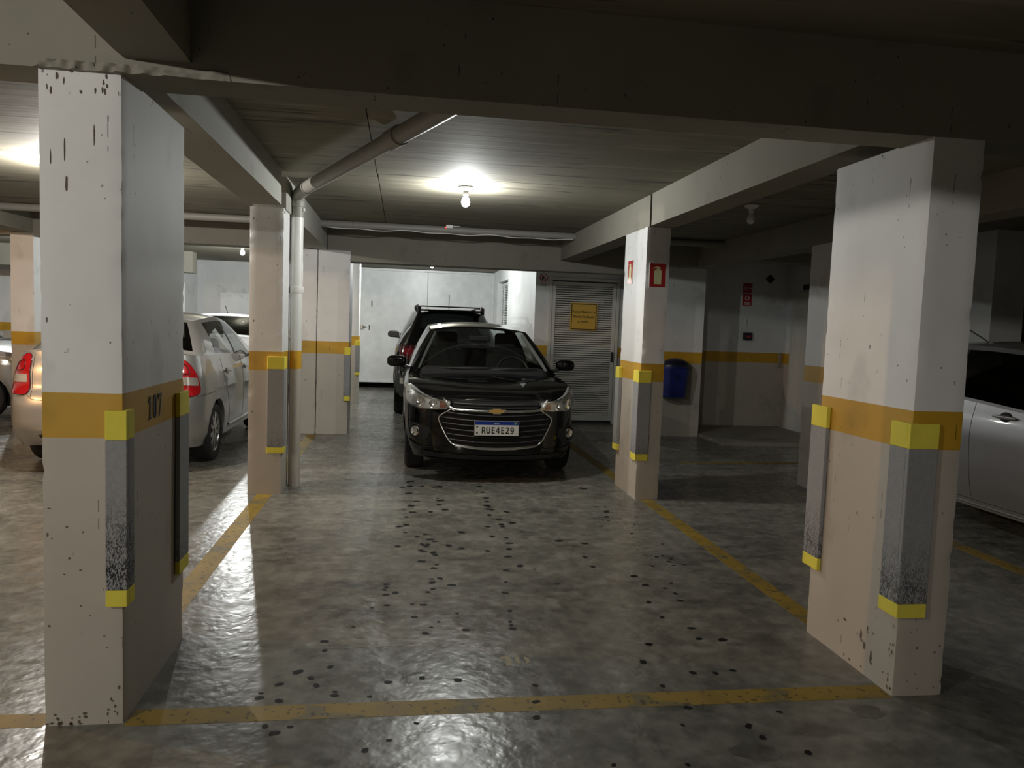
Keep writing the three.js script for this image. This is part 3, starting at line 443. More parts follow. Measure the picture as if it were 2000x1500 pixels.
function spl(list) {   // monotone-ish smooth interpolation through [x, y] pairs
  return x => { const n = list.length; if (x <= list[0][0]) return list[0][1]; if (x >= list[n - 1][0]) return list[n - 1][1];
    let i = 0; while (list[i + 1][0] < x) i++; const [x0, y0] = list[i], [x1, y1] = list[i + 1], h = x1 - x0, t = (x - x0) / h;
    const sl = k => k < 0 || k > n - 2 ? null : (list[k + 1][1] - list[k][1]) / (list[k + 1][0] - list[k][0]); const s = sl(i), a = sl(i - 1), b = sl(i + 1);
    const m0 = a === null ? s : a * s <= 0 ? 0 : 2 * a * s / (a + s), m1 = b === null ? s : b * s <= 0 ? 0 : 2 * b * s / (b + s);
    return y0 * (1 + 2 * t) * (1 - t) ** 2 + m0 * h * t * (1 - t) ** 2 + y1 * t * t * (3 - 2 * t) + m1 * h * t * t * (t - 1); };
}
function gridGeo(P, nu, nv, keep) {   // P(i,j) -> [x,y,z]; faces chosen by keep(i,j)
  const pos = [], ix = []; for (let i = 0; i <= nu; i++) for (let j = 0; j <= nv; j++) pos.push(...P(i, j));
  for (let i = 0; i < nu; i++) for (let j = 0; j < nv; j++) { if (keep && !keep(i, j)) continue; const a = i * (nv + 1) + j, b = a + nv + 1; ix.push(a, b, a + 1, b, b + 1, a + 1); }
  const g = new THREE.BufferGeometry(); g.setAttribute('position', new THREE.Float32BufferAttribute(pos, 3)); g.setIndex(ix); g.computeVertexNormals(); if (!keep) return g;
  const N = g.attributes.normal, mp = new Map(), p2 = [], n2 = [], i2 = []; for (const i of ix) { let k = mp.get(i); if (k === undefined) { k = mp.size; mp.set(i, k); p2.push(pos[i * 3], pos[i * 3 + 1], pos[i * 3 + 2]); n2.push(N.getX(i), N.getY(i), N.getZ(i)); } i2.push(k); }
  const h = new THREE.BufferGeometry(); h.setAttribute('position', new THREE.Float32BufferAttribute(p2, 3)); h.setAttribute('normal', new THREE.Float32BufferAttribute(n2, 3)); h.setIndex(i2); return h;
}
function plain(g) { const o = g.index ? g.toNonIndexed() : g.clone(); const r = new THREE.BufferGeometry(); r.setAttribute('position', o.attributes.position); r.setAttribute('normal', o.attributes.normal); return r; }
const merge = (gs) => mergeGeometries(gs.map(plain));
function wheelParts(R, W, parent, x, z, style, sideSign) {
  const w = new THREE.Group(); w.name = 'wheel'; w.position.set(x, R, z); w.rotation.y = sideSign > 0 ? 0 : Math.PI; parent.add(w);   // outer face towards local +x
  const ty = lathe([[R * 0.66, -W / 2 + 0.01], [R * 0.72, -W / 2], [R * 0.93, -W / 2], [R * 0.985, -W / 2 + 0.02], [R, -W / 2 + 0.045], [R, W / 2 - 0.045], [R * 0.985, W / 2 - 0.02], [R * 0.93, W / 2], [R * 0.72, W / 2], [R * 0.66, W / 2 - 0.01]], 48); ty.rotateZ(-Math.PI / 2); put(w, 'tyre', ty, K.rubber);
  const rim = [lathe([[R * 0.68, W / 2 - 0.012], [R * 0.655, W / 2 - 0.004], [R * 0.62, W / 2 - 0.02], [R * 0.6, -W / 2 + 0.03], [0.04, -W / 2 + 0.03]], 40)];
  const n = style === 'cap' ? 9 : 5, sp = []; for (let i = 0; i < n; i++) { const b = new RoundedBoxGeometry(R * 0.56, 0.022, style === 'cap' ? 0.042 : 0.05, 1, 0.006); b.translate(R * 0.36, W / 2 - 0.022, 0); b.rotateY(i / n * Math.PI * 2); sp.push(b); }
  const hub = lathe([[0, W / 2 - 0.004], [0.035, W / 2 - 0.004], [0.055, W / 2 - 0.016], [0.058, W / 2 - 0.05]], 24);
  const rg = merge([...rim, ...sp, hub]); rg.rotateZ(-Math.PI / 2); put(w, 'rim', rg, K.satin);
  const dk = new THREE.CylinderGeometry(R * 0.6, R * 0.6, 0.01, 32); dk.rotateZ(Math.PI / 2); dk.translate(W / 2 - 0.07, 0, 0); put(w, 'brake_shadow_disc', dk, K.under).name = 'wheel_shade_disc';  // near-black disc, the shade behind the spokes put into its colour
  return w;
}
function makeCar(p) {
  const g = thing(p.name, p.label, 'car'); g.position.set(p.x, 0, -p.d); g.rotation.y = p.turn;
  const n = p.n ?? 3.0, wF = spl(p.width), dF = spl(p.front), dR = spl(p.rear), top = spl(p.top), W = p.W, zcF = p.za - 0.1, zcR = p.zb + 0.1;
  // plan outline: t 0..1 front quarter, 1..2 side, 2..3 rear quarter
  const S = (t, y) => {
    const w = W * wF(y);
    if (t <= 1) { const a = t * Math.PI / 2; return [w * Math.max(0, Math.sin(a)) ** (2 / n), zcF + (p.zf - dF(y) - zcF) * Math.max(0, Math.cos(a)) ** (2 / n)]; }
    if (t <= 2) { const k = t - 1; return [w * (1 + 0.012 * Math.sin(k * Math.PI)), lerp(zcF, zcR, k)]; }
    const a = (3 - t) * Math.PI / 2; return [w * Math.max(0, Math.sin(a)) ** (2 / n), zcR + (p.zr + dR(y) - zcR) * Math.max(0, Math.cos(a)) ** (2 / n)];
  };
  const arch = (z) => { for (const c of [p.za, p.zb]) { const d = Math.abs(z - c); if (d < p.Ra) return p.Rw + Math.sqrt(p.Ra * p.Ra - d * d) * 0.98; } return 0; };
  const bot = spl(p.bottom ?? [[0, p.y0 + 0.02], [1, p.y0], [2, p.y0], [3, p.y0 + 0.06]]);
  const ts = []; for (let i = 0; i < 46; i++) { const k = i / 46; ts.push(k < 0.5 ? k * 1.1 : 0.55 + 0.45 * (1 - (1 - (k - 0.5) * 2) ** 1.35)); } const ns = Math.round((zcF - zcR) / 0.022); for (let i = 0; i <= ns; i++) ts.push(1 + i / ns); for (let i = 45; i >= 0; i--) { const k = i / 46; ts.push(3 - (k < 0.5 ? k * 1.1 : 0.55 + 0.45 * (1 - (1 - (k - 0.5) * 2) ** 1.35))); }
  const nv = 26, skirtP = s => (i, j) => { const t = ts[i], z0 = S(t, 0.4)[1], y0 = Math.max(bot(t), arch(z0)), y1 = top(t), y = lerp(y0, y1, j / nv), q = S(t, y); return [s * q[0], y, q[1]]; };
  const paint = []; paint.push(gridGeo(skirtP(1), ts.length - 1, nv), gridGeo(skirtP(-1), ts.length - 1, nv));
  // arch lips folded inwards
  const lipP = s => (i, j) => { const t = ts[i], z0 = S(t, 0.4)[1], y0 = Math.max(bot(t), arch(z0)), q = S(t, y0); return [s * (q[0] - j * 0.05), y0 + j * 0.004, q[1]]; }; paint.push(gridGeo(lipP(1), ts.length - 1, 1), gridGeo(lipP(-1), ts.length - 1, 1));
  // caps
  const cap = (E, cy, nx = 14, pw = 2.4) => gridGeo((i, j) => { const [xe, ye, ze] = E[i], s = (j - nx) / nx, c = cy(ze, xe); return [xe * s, c + (ye - c) * Math.abs(s) ** pw, ze]; }, E.length - 1, 2 * nx);
  const edge = (t) => { const y = top(t), q = S(t, y); return [q[0], y, q[1]]; };
  const hoodE = ts.filter(t => t <= p.tHood).map(edge), hoodC = spl(p.hood), deckC = spl(p.deck), deckE = ts.filter(t => t >= p.tDeck).map(edge);
  paint.push(cap(hoodE, (z) => hoodC(z)), cap(deckE, (z) => deckC(z)));
  // greenhouse
  const G = p.gh, rl = spl(G.roofY), rx = spl(G.roofX);
  const side = k => { const t = lerp(G.tA, G.tC, k), e = edge(t); return [e[0] - 0.004, e[1] - 0.004, e[2]]; };
  const Bp = t => { if (t <= 1) { const c = side(0), x = c[0] * t; return [x, lerp(G.yF, c[1], t ** 3), c[2] + (G.zF - c[2]) * (1 - t ** 2.4)]; } if (t <= 2) return side(t - 1); const k = 3 - t, c = side(1); return [c[0] * k, lerp(G.yR, c[1], k ** 3), c[2] + (G.zR - c[2]) * (1 - k ** 2.4)]; };
  const Tp = t => { if (t <= 1) { const x = rx(G.hz) * t; return [x, rl(G.hz) - G.crownF * t ** 2.6, G.hz + G.hb * (1 - t ** 2.2)]; } if (t <= 2) { const z = lerp(G.hz, G.rz, t - 1); return [rx(z), rl(z) - lerp(G.crownF, G.crownR, t - 1), z]; } const k = 3 - t; return [rx(G.rz) * k, rl(G.rz) - G.crownR * k ** 2.6, G.rz - G.rb * (1 - k ** 2.2)]; };
  const bulge = (t, v) => { const b = 4 * v * (1 - v); return t < 1 ? [0, 0.018 * b, 0.035 * b * (1 - t ** 3)] : t <= 2 ? [0.022 * b, 0, 0] : [0, 0.012 * b, -0.03 * b * (1 - (3 - t) ** 3)]; };
  const bl = t => { const w0 = t < 1 ? sstep(0.86, 1, t) : 1; return w0; };
  const GP = (t, v) => { const B = Bp(t), T = Tp(t), b = bulge(t, v), b1 = bulge(1.0001, v); return [lerp(B[0], T[0], v) + b[0] + (t < 1 ? b1[0] * bl(t) : t > 2 ? b1[0] * sstep(2.14, 2, t) : 0), lerp(B[1], T[1], v) + b[1], lerp(B[2], T[2], v) + b[2]]; };
  const tg = new Set(); for (let i = 0; i <= 14; i++) { tg.add(+(i / 14).toFixed(5)); tg.add(+(2 + i / 14).toFixed(5)); } for (let i = 0; i <= 26; i++) tg.add(+(1 + i / 26).toFixed(5)); for (const w of p.windows) for (const e of [w[1], w[2]]) if (e >= 0 && e <= 3) tg.add(e); const tl = [...tg].sort((a, b) => a - b);
  const vset = new Set([0, 1]); for (let i = 1; i < 10; i++) vset.add(i / 10); for (const w of p.windows) { vset.add(w[3]); vset.add(w[4]); } const vl = [...vset].sort((a, b) => a - b);
  const winOf = (i, j) => { const t = (tl[i] + tl[i + 1]) / 2, v = (vl[j] + vl[j + 1]) / 2; return p.windows.findIndex(w => t > w[1] && t < w[2] && v > w[3] && v < w[4]); };
  const sideW = p.windows.filter(w => w[1] >= 1 && w[2] <= 2), bp0 = Math.min(...sideW.map(w => w[1])), bp1 = Math.max(...sideW.map(w => w[2])), sv0 = sideW[0][3], sv1 = sideW[0][4];
  const isPost = (i, j) => { const t = (tl[i] + tl[i + 1]) / 2, v = (vl[j] + vl[j + 1]) / 2; return t > bp0 && t < bp1 && v > sv0 && v < sv1 && winOf(i, j) < 0; };
  const ghP = s => (i, j) => { const q = GP(tl[i], vl[j]); return [s * q[0], q[1], q[2]]; };
  for (const s of [1, -1]) paint.push(gridGeo(ghP(s), tl.length - 1, vl.length - 1, (i, j) => winOf(i, j) < 0 && !isPost(i, j)));
  const roofE = tl.map(t => Tp(t)); const roofMid = spl(G.roofC); paint.push(cap(roofE, (z) => roofMid(z), 14, 2.6));
  const body = put(g, 'body_shell', merge(paint), p.paint);
  const posts = [1, -1].map(s => gridGeo(ghP(s), tl.length - 1, vl.length - 1, isPost)); if (posts[0].index.count) for (const q of posts) put(g, 'window_post', q, K.plastic);
  p.windows.forEach((w, k) => {
    const gs = [1, -1].map(s => gridGeo(ghP(s), tl.length - 1, vl.length - 1, (i, j) => winOf(i, j) === k));
    if (w[1] < 1 || w[2] > 2) put(g, w[0], merge(gs), w[5] ?? p.glass); else gs.forEach(q => put(g, w[0], q, w[5] ?? p.glass));
  });
  // running gear
  for (const [z, nm] of [[p.za, 0], [p.zb, 1]]) for (const s of [1, -1]) {
    wheelParts(p.Rw, 0.19, g, s * (W - 0.115), z, p.rim ?? 'cap', s);
    const well = new THREE.CylinderGeometry(p.Ra + 0.01, p.Ra + 0.01, 0.3, 28, 1, true, -0.35, Math.PI + 0.7); well.rotateX(Math.PI / 2); well.rotateY(Math.PI / 2); well.rotateX(0); 
    const arcs = []; const nA = 24; arcs.push(gridGeo((i, j) => { const a = -0.3 + (Math.PI + 0.6) * i / nA; return [s * (W * 0.965 - j * 0.32), p.Rw + Math.sin(a) * (p.Ra + 0.004), z + Math.cos(a) * (p.Ra + 0.004)]; }, nA, 1)); put(g, 'wheel_well', arcs[0], K.under);
  }
  const fl = new RoundedBoxGeometry(2 * (W - 0.30), 0.28, p.zf - p.zr - 0.35, 1, 0.02); fl.translate(0, p.y0 + 0.16, (p.zf + p.zr) / 2); put(g, 'underbody', fl, K.under);
  // cabin
  const zs = p.seatZ ?? [0.15, -0.75]; const cab = new THREE.Group(); cab.name = 'interior'; g.add(cab);
  const fw = W * 0.9; put(cab, 'cabin_floor', new THREE.BoxGeometry(2 * fw - 0.1, 0.02, G.zF - G.zR - 0.3).translate(0, 0.56, (G.zF + G.zR) / 2), K.under);
  put(cab, 'dashboard', new RoundedBoxGeometry(2 * fw - 0.16, 0.24, 0.42, 3, 0.09).translate(0, (p.dashY ?? 0.93) - 0.02, zs[0] + 0.78), K.seat);
  for (const s of [1, -1]) { const st = new THREE.Group(); st.name = 'front_seat'; cab.add(st); st.position.set(s * 0.36, 0, zs[0]);
    const bk = new RoundedBoxGeometry(0.46, 0.62, 0.14, 4, 0.06); bk.rotateX(-0.22); bk.translate(0, 0.92, -0.12); put(st, 'backrest', bk, K.seat); const hr = new RoundedBoxGeometry(0.26, 0.2, 0.1, 4, 0.045); hr.rotateX(-0.15); hr.translate(0, 1.30, -0.21); put(st, 'headrest', hr, K.seat); put(st, 'cushion', new RoundedBoxGeometry(0.48, 0.16, 0.5, 3, 0.06).translate(0, 0.64, 0.16), K.seat); }
  const rb = new RoundedBoxGeometry(2 * fw - 0.22, 0.58, 0.16, 4, 0.06); rb.rotateX(-0.3); rb.translate(0, 0.9, zs[1] - 0.12); put(cab, 'rear_bench', rb, K.seat);
  const wh = new THREE.TorusGeometry(0.18, 0.016, 10, 36); wh.rotateX(-0.4); wh.translate((p.lhd ?? 1) * 0.36, (p.dashY ?? 0.93) + 0.04, zs[0] + 0.5); put(cab, 'steering_wheel', wh, K.plastic);
  if (p.mirrorZ !== undefined) for (const s of [1, -1]) {
    const m = new THREE.Group(); m.name = 'door_mirror'; m.position.set(s * (W + (p.mirrorX ?? 0.10)), p.mirrorY, p.mirrorZ); g.add(m);
    const sh = new THREE.SphereGeometry(1, 28, 18); { const q = sh.attributes.position; for (let i = 0; i < q.count; i++) { const f = (v, e) => Math.sign(v) * Math.abs(v) ** e; q.setXYZ(i, f(q.getX(i), 0.6) * 0.108, f(q.getY(i), 0.65) * 0.062, (q.getZ(i) > 0 ? 0.075 : 0.045) * f(q.getZ(i), 0.8)); } sh.computeVertexNormals(); } put(m, 'mirror_shell', sh, p.mirrorMat ?? p.paint);
    const stg = new RoundedBoxGeometry(0.14, 0.035, 0.06, 2, 0.012); stg.rotateZ(s * 0.2); stg.translate(-s * 0.10, -0.055, 0.0); put(m, 'mirror_arm', stg, K.plastic);
    const gl = new RoundedBoxGeometry(0.17, 0.092, 0.004, 1, 0.0015); gl.translate(0, 0, -0.047); put(m, 'mirror_glass', gl, p.mirrorGlass ?? K.chrome);
  }
  // surface mapping for fittings
  const at = (t, y, off = 0, s = 1) => { const q = S(t, y), e = 0.004, a = S(Math.min(3, t + e), y), b = S(Math.max(0, t - e), y); let nx = -(a[1] - b[1]), nz = a[0] - b[0]; const l = Math.hypot(nx, nz) || 1; return [s * (q[0] + nx / l * off), y, q[1] + nz / l * off]; };
  const tOfX = (x, y, rear) => { const w = W * wF(y), k = clamp(Math.abs(x) / w, 0, 0.9999), a = Math.asin(k ** (n / 2)) / (Math.PI / 2); return rear ? 3 - a : a; };
  const tOfZ = (z) => 1 + (zcF - z) / (zcF - zcR);
  const onFront = (x, y, off, rear) => at(tOfX(x, y, rear), y, off, x < 0 ? -1 : 1);
  return { g, body, at, onFront, tOfX, tOfZ, S, edge, GP, Bp, Tp, top };
}
// a plate of thickness th laid on a mapped surface: outline pts [a,b], map(a,b,off)
function mapped(pts, map, off, th, maxE = 0.035) {
  const s = new THREE.Shape(); pts.forEach(([a, b], i) => i ? s.lineTo(a, b) : s.moveTo(a, b)); let sg = new THREE.ShapeGeometry(s).toNonIndexed(); sg = new TessellateModifier(maxE, 6).modify(sg);
  const P = sg.attributes.position, out = []; const push = (a, b, o) => out.push(...map(a, b, o));
  for (let i = 0; i < P.count; i++) push(P.getX(i), P.getY(i), off);
  const n = pts.length, sub = 6; for (let i = 0; i < n; i++) { const A = pts[i], B = pts[(i + 1) % n]; for (let k = 0; k < sub; k++) { const a0 = lerp(A[0], B[0], k / sub), b0 = lerp(A[1], B[1], k / sub), a1 = lerp(A[0], B[0], (k + 1) / sub), b1 = lerp(A[1], B[1], (k + 1) / sub); push(a0, b0, off); push(a1, b1, off); push(a1, b1, off - th); push(a0, b0, off); push(a1, b1, off - th); push(a0, b0, off - th); } }
  const g = new THREE.BufferGeometry(); g.setAttribute('position', new THREE.Float32BufferAttribute(out, 3)); g.computeVertexNormals();
  // smooth shading on the face part
  const face = P.count, N = g.attributes.normal; const key = i => [0, 1, 2].map(c => Math.round(out[i * 3 + c] * 5000)).join(); const acc = new Map();
  for (let i = 0; i < face; i++) { const k = key(i), v = acc.get(k) ?? [0, 0, 0]; v[0] += N.getX(i); v[1] += N.getY(i); v[2] += N.getZ(i); acc.set(k, v); } for (let i = 0; i < face; i++) { const v = acc.get(key(i)), l = Math.hypot(...v) || 1; N.setXYZ(i, v[0] / l, v[1] / l, v[2] / l); }
  return g;
}
const smooth2 = (pts, n = 4) => { const c = new THREE.CatmullRomCurve3(pts.map(([a, b]) => new THREE.Vector3(a, b, 0)), true, 'centripetal'); return c.getPoints(pts.length * n).slice(0, -1).map(v => [v.x, v.y]); };
const mapTube = (pts, map, off, r, seg = 60, rad = 8, closed = false) => { const c = new THREE.CatmullRomCurve3(pts.map(([a, b]) => new THREE.Vector3(a, b, 0)), closed, 'centripetal'); const q = c.getPoints(seg).map(v => new THREE.Vector3(...map(v.x, v.y, off))); if (closed) q.pop(); return new THREE.TubeGeometry(new THREE.CatmullRomCurve3(q, closed, 'centripetal'), seg, r, rad, closed); };
function grooves(car, list, name = 'panel_gap') { for (const [pts, s] of list) put(car.g, name, mapTube(pts, (t, y, o) => car.at(t, y, o, s), -0.001, 0.003, 40, 5), K.under); }

// --- black sedan, nose to the viewer ---
{
  const car = makeCar({
    name: 'black_sedan', label: 'black sedan facing the viewer with plate RUE4E29', x: 0.905, d: 9.29, turn: 0, paint: K.black, glass: K.glass, rim: 'cap', W: 0.865, n: 3.1, za: 1.30, zb: -1.30, zf: 2.17, zr: -2.30, y0: 0.20, Rw: 0.305, Ra: 0.345,
    width: [[0.18, 0.93], [0.3, 0.975], [0.5, 1], [0.68, 1], [0.82, 0.985], [0.92, 0.955], [1.05, 0.915]], front: [[0.2, 0.07], [0.26, 0.01], [0.34, 0.0], [0.5, 0.012], [0.62, 0.02], [0.7, 0.035], [0.76, 0.06], [0.82, 0.11], [0.9, 0.2]], rear: [[0.25, 0.09], [0.4, 0], [0.6, 0.02], [0.75, 0.05], [0.9, 0.07], [1.05, 0.12]],
    top: [[0, 0.785], [0.4, 0.79], [0.6, 0.82], [0.8, 0.875], [1.0, 0.925], [1.25, 0.965], [1.6, 0.985], [2, 1.005], [2.5, 1.02], [3, 1.03]], hood: [[0.75, 1.01], [1.0, 0.985], [1.3, 0.945], [1.6, 0.905], [1.9, 0.855], [2.05, 0.815], [2.12, 0.785]], deck: [[-2.25, 1.03], [-2.0, 1.06], [-1.6, 1.08]], tHood: 1.22, tDeck: 1.9,
    gh: { tA: 1.14, tC: 2.06, yF: 1.0, zF: 1.06, yR: 1.06, zR: -1.72, hz: 0.18, hb: 0.10, rz: -1.0, rb: 0.08, crownF: 0.045, crownR: 0.04, roofX: [[-1.1, 0.53], [-0.4, 0.58], [0.2, 0.565]], roofY: [[-1.1, 1.46], [-0.4, 1.515], [0.2, 1.465]], roofC: [[-1.15, 1.45], [-0.4, 1.522], [0.15, 1.475], [0.3, 1.462]] },
    windows: [['windshield', -1, 0.90, 0.04, 0.95], ['side_window', 1.10, 1.42, 0.07, 0.90], ['side_window', 1.47, 1.86, 0.07, 0.90], ['rear_window', 2.16, 4, 0.08, 0.93, K.wetGlass]], seatZ: [0.1, -0.85], dashY: 0.93, mirrorZ: 0.70, mirrorY: 1.065, mirrorX: 0.085, lhd: 1,
  });
  const { g, onFront } = car; const F = (x, y, o) => onFront(x, y, o, false);
  const trim = new THREE.Group(); trim.name = 'front_grille'; g.add(trim);
  // lower grille field and frame (x, y in metres from the car's centre line)
  const fr = [[-0.425, 0.70], [-0.535, 0.615], [-0.53, 0.58], [-0.435, 0.40], [-0.385, 0.365], [-0.17, 0.34], [0.0, 0.335], [0.17, 0.34], [0.385, 0.365], [0.435, 0.40], [0.53, 0.58], [0.535, 0.615], [0.425, 0.70]];
  put(trim, 'grille_back', mapped(fr, F, 0.003, 0.02), K.under); put(trim, 'chrome_frame', mapTube(fr, F, 0.008, 0.008, 120, 8), K.chrome);
  put(trim, 'chrome_frame', mapped([[-0.40, 0.375], [-0.17, 0.35], [0, 0.345], [0.17, 0.35], [0.40, 0.375], [0.38, 0.352], [0.17, 0.326], [0, 0.321], [-0.17, 0.326], [-0.38, 0.352]], F, 0.014, 0.012), K.chrome);
  for (let i = 0; i < 6; i++) { const y = 0.655 - i * 0.05, hw = y > 0.6 ? lerp(0.515, 0.45, (y - 0.6) / 0.09) : lerp(0.44, 0.515, (y - 0.41) / 0.18); const pts = []; for (let k = -8; k <= 8; k++) pts.push([hw * k / 8, y - 0.028 * (1 - (k / 8) ** 2) + 0.012]); put(trim, 'grille_slat', mapTube(pts, F, 0.008, 0.0085, 40, 7), K.plastic); }
  // chrome bar with upper slot
  put(trim, 'upper_slot', mapped([[-0.42, 0.775], [0, 0.772], [0.42, 0.775], [0.40, 0.715], [0, 0.708], [-0.40, 0.715]], F, 0.002, 0.02), K.under);
  put(trim, 'grille_slat', mapTube([[-0.40, 0.752], [0, 0.742], [0.40, 0.752]], F, 0.006, 0.009, 40, 7), K.plastic);
  const bar = [[-0.50, 0.80], [-0.462, 0.775], [-0.44, 0.735], [-0.40, 0.712], [-0.2, 0.7], [0, 0.697], [0.2, 0.7], [0.40, 0.712], [0.44, 0.735], [0.462, 0.775], [0.50, 0.80], [0.475, 0.745], [0.45, 0.706], [0.41, 0.688], [0.2, 0.677], [0, 0.674], [-0.2, 0.677], [-0.41, 0.688], [-0.45, 0.706], [-0.475, 0.745]];
  put(trim, 'chrome_bar', mapped(bar, F, 0.016, 0.018), K.chrome); put(trim, 'chrome_bar', mapTube([[-0.47, 0.765], [-0.445, 0.72], [-0.405, 0.70], [-0.2, 0.689], [0, 0.686], [0.2, 0.689], [0.405, 0.70], [0.445, 0.72], [0.47, 0.765]], F, 0.014, 0.011, 80, 10), K.chrome);
  const em = new THREE.Group(); em.name = 'emblem'; em.position.set(0, 0.69, F(0, 0.69, 0.018)[2]); g.add(em);
  { const b = [[-0.036, 0.026], [0.036, 0.026], [0.036, 0.014], [0.082, 0.014], [0.07, -0.016], [0.036, -0.016], [0.036, -0.027], [-0.036, -0.027], [-0.036, -0.016], [-0.082, -0.016], [-0.07, 0.014], [-0.036, 0.014]]; const s = new THREE.Shape(); b.forEach(([x, y], i) => i ? s.lineTo(x, y) : s.moveTo(x, y)); put(em, 'chrome_edge', new THREE.ExtrudeGeometry(s, { depth: 0.006, bevelEnabled: true, bevelSize: 0.003, bevelThickness: 0.003, bevelSegments: 2 }), K.chrome); put(em, 'gold_field', new THREE.ExtrudeGeometry(s, { depth: 0.008, bevelEnabled: false }).scale(0.93, 0.88, 1).translate(0, 0, 0.0025), K.gold); }
  // headlights
  for (const s of [-1, 1]) {
    const h = new THREE.Group(); h.name = 'headlight'; g.add(h);
    const o = smooth2([[0.435, 0.765], [0.50, 0.775], [0.60, 0.79], [0.70, 0.822], [0.775, 0.868], [0.825, 0.885], [0.845, 0.81], [0.838, 0.735], [0.77, 0.70], [0.70, 0.682], [0.60, 0.688], [0.50, 0.69], [0.455, 0.705]], 3).map(([x, y]) => [s * x, y]);
    put(h, 'housing', mapped(o, F, 0.003, 0.02, 0.03), K.housing);
    const refl = (x0, y0, r) => { const d = lathe([[0, 0], [r * 0.35, 0.001], [r * 0.7, 0.007], [r, 0.02], [r * 1.04, 0.02]], 28); d.rotateX(Math.PI / 2); const q = F(s * x0, y0, 0.006); d.rotateY(s * lerp(0.15, 0.75, (x0 - 0.5) / 0.3)); d.translate(...q); return d; };
    put(h, 'main_reflector', refl(0.70, 0.752, 0.056), K.chrome); put(h, 'inner_reflector', refl(0.585, 0.735, 0.042), K.chrome); put(h, 'turn_signal', mapped([[s * 0.47, 0.755], [s * 0.53, 0.76], [s * 0.535, 0.70], [s * 0.475, 0.705]], F, 0.008, 0.006), K.amber);
    put(h, 'chrome_brow', mapTube([[s * 0.45, 0.765], [s * 0.60, 0.782], [s * 0.70, 0.812], [s * 0.79, 0.852]], F, 0.008, 0.008, 30, 6), K.chrome); put(h, 'chrome_brow', mapTube([[s * 0.5, 0.695], [s * 0.60, 0.693], [s * 0.68, 0.69], [s * 0.77, 0.71]], F, 0.008, 0.007, 30, 6), K.chrome);
    put(h, 'lens', mapped(o, F, 0.03, 0.03, 0.03), K.lens);
    const fg = new THREE.Group(); fg.name = 'fog_light'; const q = F(s * 0.745, 0.46, 0.006); fg.position.set(...q); fg.rotation.y = s * 0.55; g.add(fg);
    put(fg, 'recess', lathe([[0, -0.004], [0.062, -0.004], [0.07, 0.006], [0.062, 0.012]], 28).rotateX(Math.PI / 2), K.plastic); put(fg, 'reflector', lathe([[0, 0.002], [0.02, 0.003], [0.036, 0.009], [0.044, 0.017], [0.047, 0.012]], 28).rotateX(Math.PI / 2), K.chrome); put(fg, 'lens', lathe([[0, 0.024], [0.03, 0.022], [0.046, 0.016]], 28).rotateX(Math.PI / 2), K.lens);
    put(g, 'bumper_recess', mapped(smooth2([[0.62, 0.50], [0.70, 0.53], [0.80, 0.53], [0.815, 0.46], [0.79, 0.40], [0.66, 0.39]], 3).map(([x, y]) => [s * x, y]), F, 0.002, 0.01), K.plastic);
    put(g, 'bumper_blade', mapTube([[s * 0.46, 0.345], [s * 0.62, 0.325], [s * 0.74, 0.33], [s * 0.81, 0.36]], F, 0.004, 0.009, 30, 6), K.black);
  }
  put(g, 'bumper_lip', mapped([[-0.68, 0.285], [0, 0.262], [0.68, 0.285], [0.64, 0.235], [0, 0.215], [-0.64, 0.235]], F, 0.012, 0.02), K.plastic);
  put(g, 'hood_gap', mapTube([[-0.55, 0.795], [-0.3, 0.783], [0, 0.78], [0.3, 0.783], [0.55, 0.795]], F, 0.0, 0.004, 40, 5), K.under);
  // wipers
  for (const [x0, x1] of [[-0.55, 0.02], [0.0, 0.56]]) put(g, 'wiper', pathTube([[x0, 1.012, 1.02], [(x0 + x1) / 2, 1.03, 1.08], [x1, 1.035, 1.06]], 0.007, 20, 6), K.plastic);
  put(g, 'rear_view_mirror', new RoundedBoxGeometry(0.25, 0.07, 0.03, 3, 0.014).translate(0, 1.335, 0.30), K.plastic);
  put(g, 'a_pillar_trim', merge([1, -1].map(s => { const a = car.GP(0.93, 0.06), b = car.GP(0.92, 0.92); return pathTube([[s * (a[0] - 0.02), a[1], a[2] - 0.045], [s * (b[0] - 0.015), b[1] - 0.015, b[2] - 0.05]], 0.026, 8, 8); })), K.trimLight).userData.label = 'light grey inner windscreen pillars';
  // number plate
  const cv = document.createElement('canvas'); cv.width = 800; cv.height = 260; const c = cv.getContext('2d'); c.fillStyle = '#d9d9d4'; c.fillRect(0, 0, 800, 260); c.fillStyle = '#12308a'; c.fillRect(0, 0, 800, 66); c.fillStyle = '#e8e8e8'; c.font = 'bold 30px sans-serif'; c.textAlign = 'center'; c.textBaseline = 'middle'; c.fillText('BRASIL', 400, 40);
  c.fillStyle = '#2f8a4a'; c.fillRect(716, 14, 56, 40); c.fillStyle = '#d8c63a'; c.beginPath(); c.moveTo(744, 18); c.lineTo(766, 34); c.lineTo(744, 50); c.lineTo(722, 34); c.fill(); c.fillStyle = '#16306f'; c.beginPath(); c.arc(744, 34, 8, 0, 7); c.fill();
  c.fillStyle = '#111'; c.fillRect(24, 86, 32, 30); c.fillRect(24, 200, 30, 34); c.save(); c.translate(420, 164); c.scale(0.82, 1); c.font = 'bold 168px sans-serif'; const str = 'RUE4E29'; const adv = 107; for (let i = 0; i < 7; i++) c.fillText(str[i], (i - 3) * adv, 4); c.restore();
  const pt = new THREE.CanvasTexture(cv); pt.colorSpace = THREE.SRGBColorSpace; const pz = F(0, 0.53, 0)[2] + 0.03;
  const np = new THREE.Group(); np.name = 'number_plate'; np.position.set(0, 0.53, pz); np.rotation.x = -0.03; g.add(np);
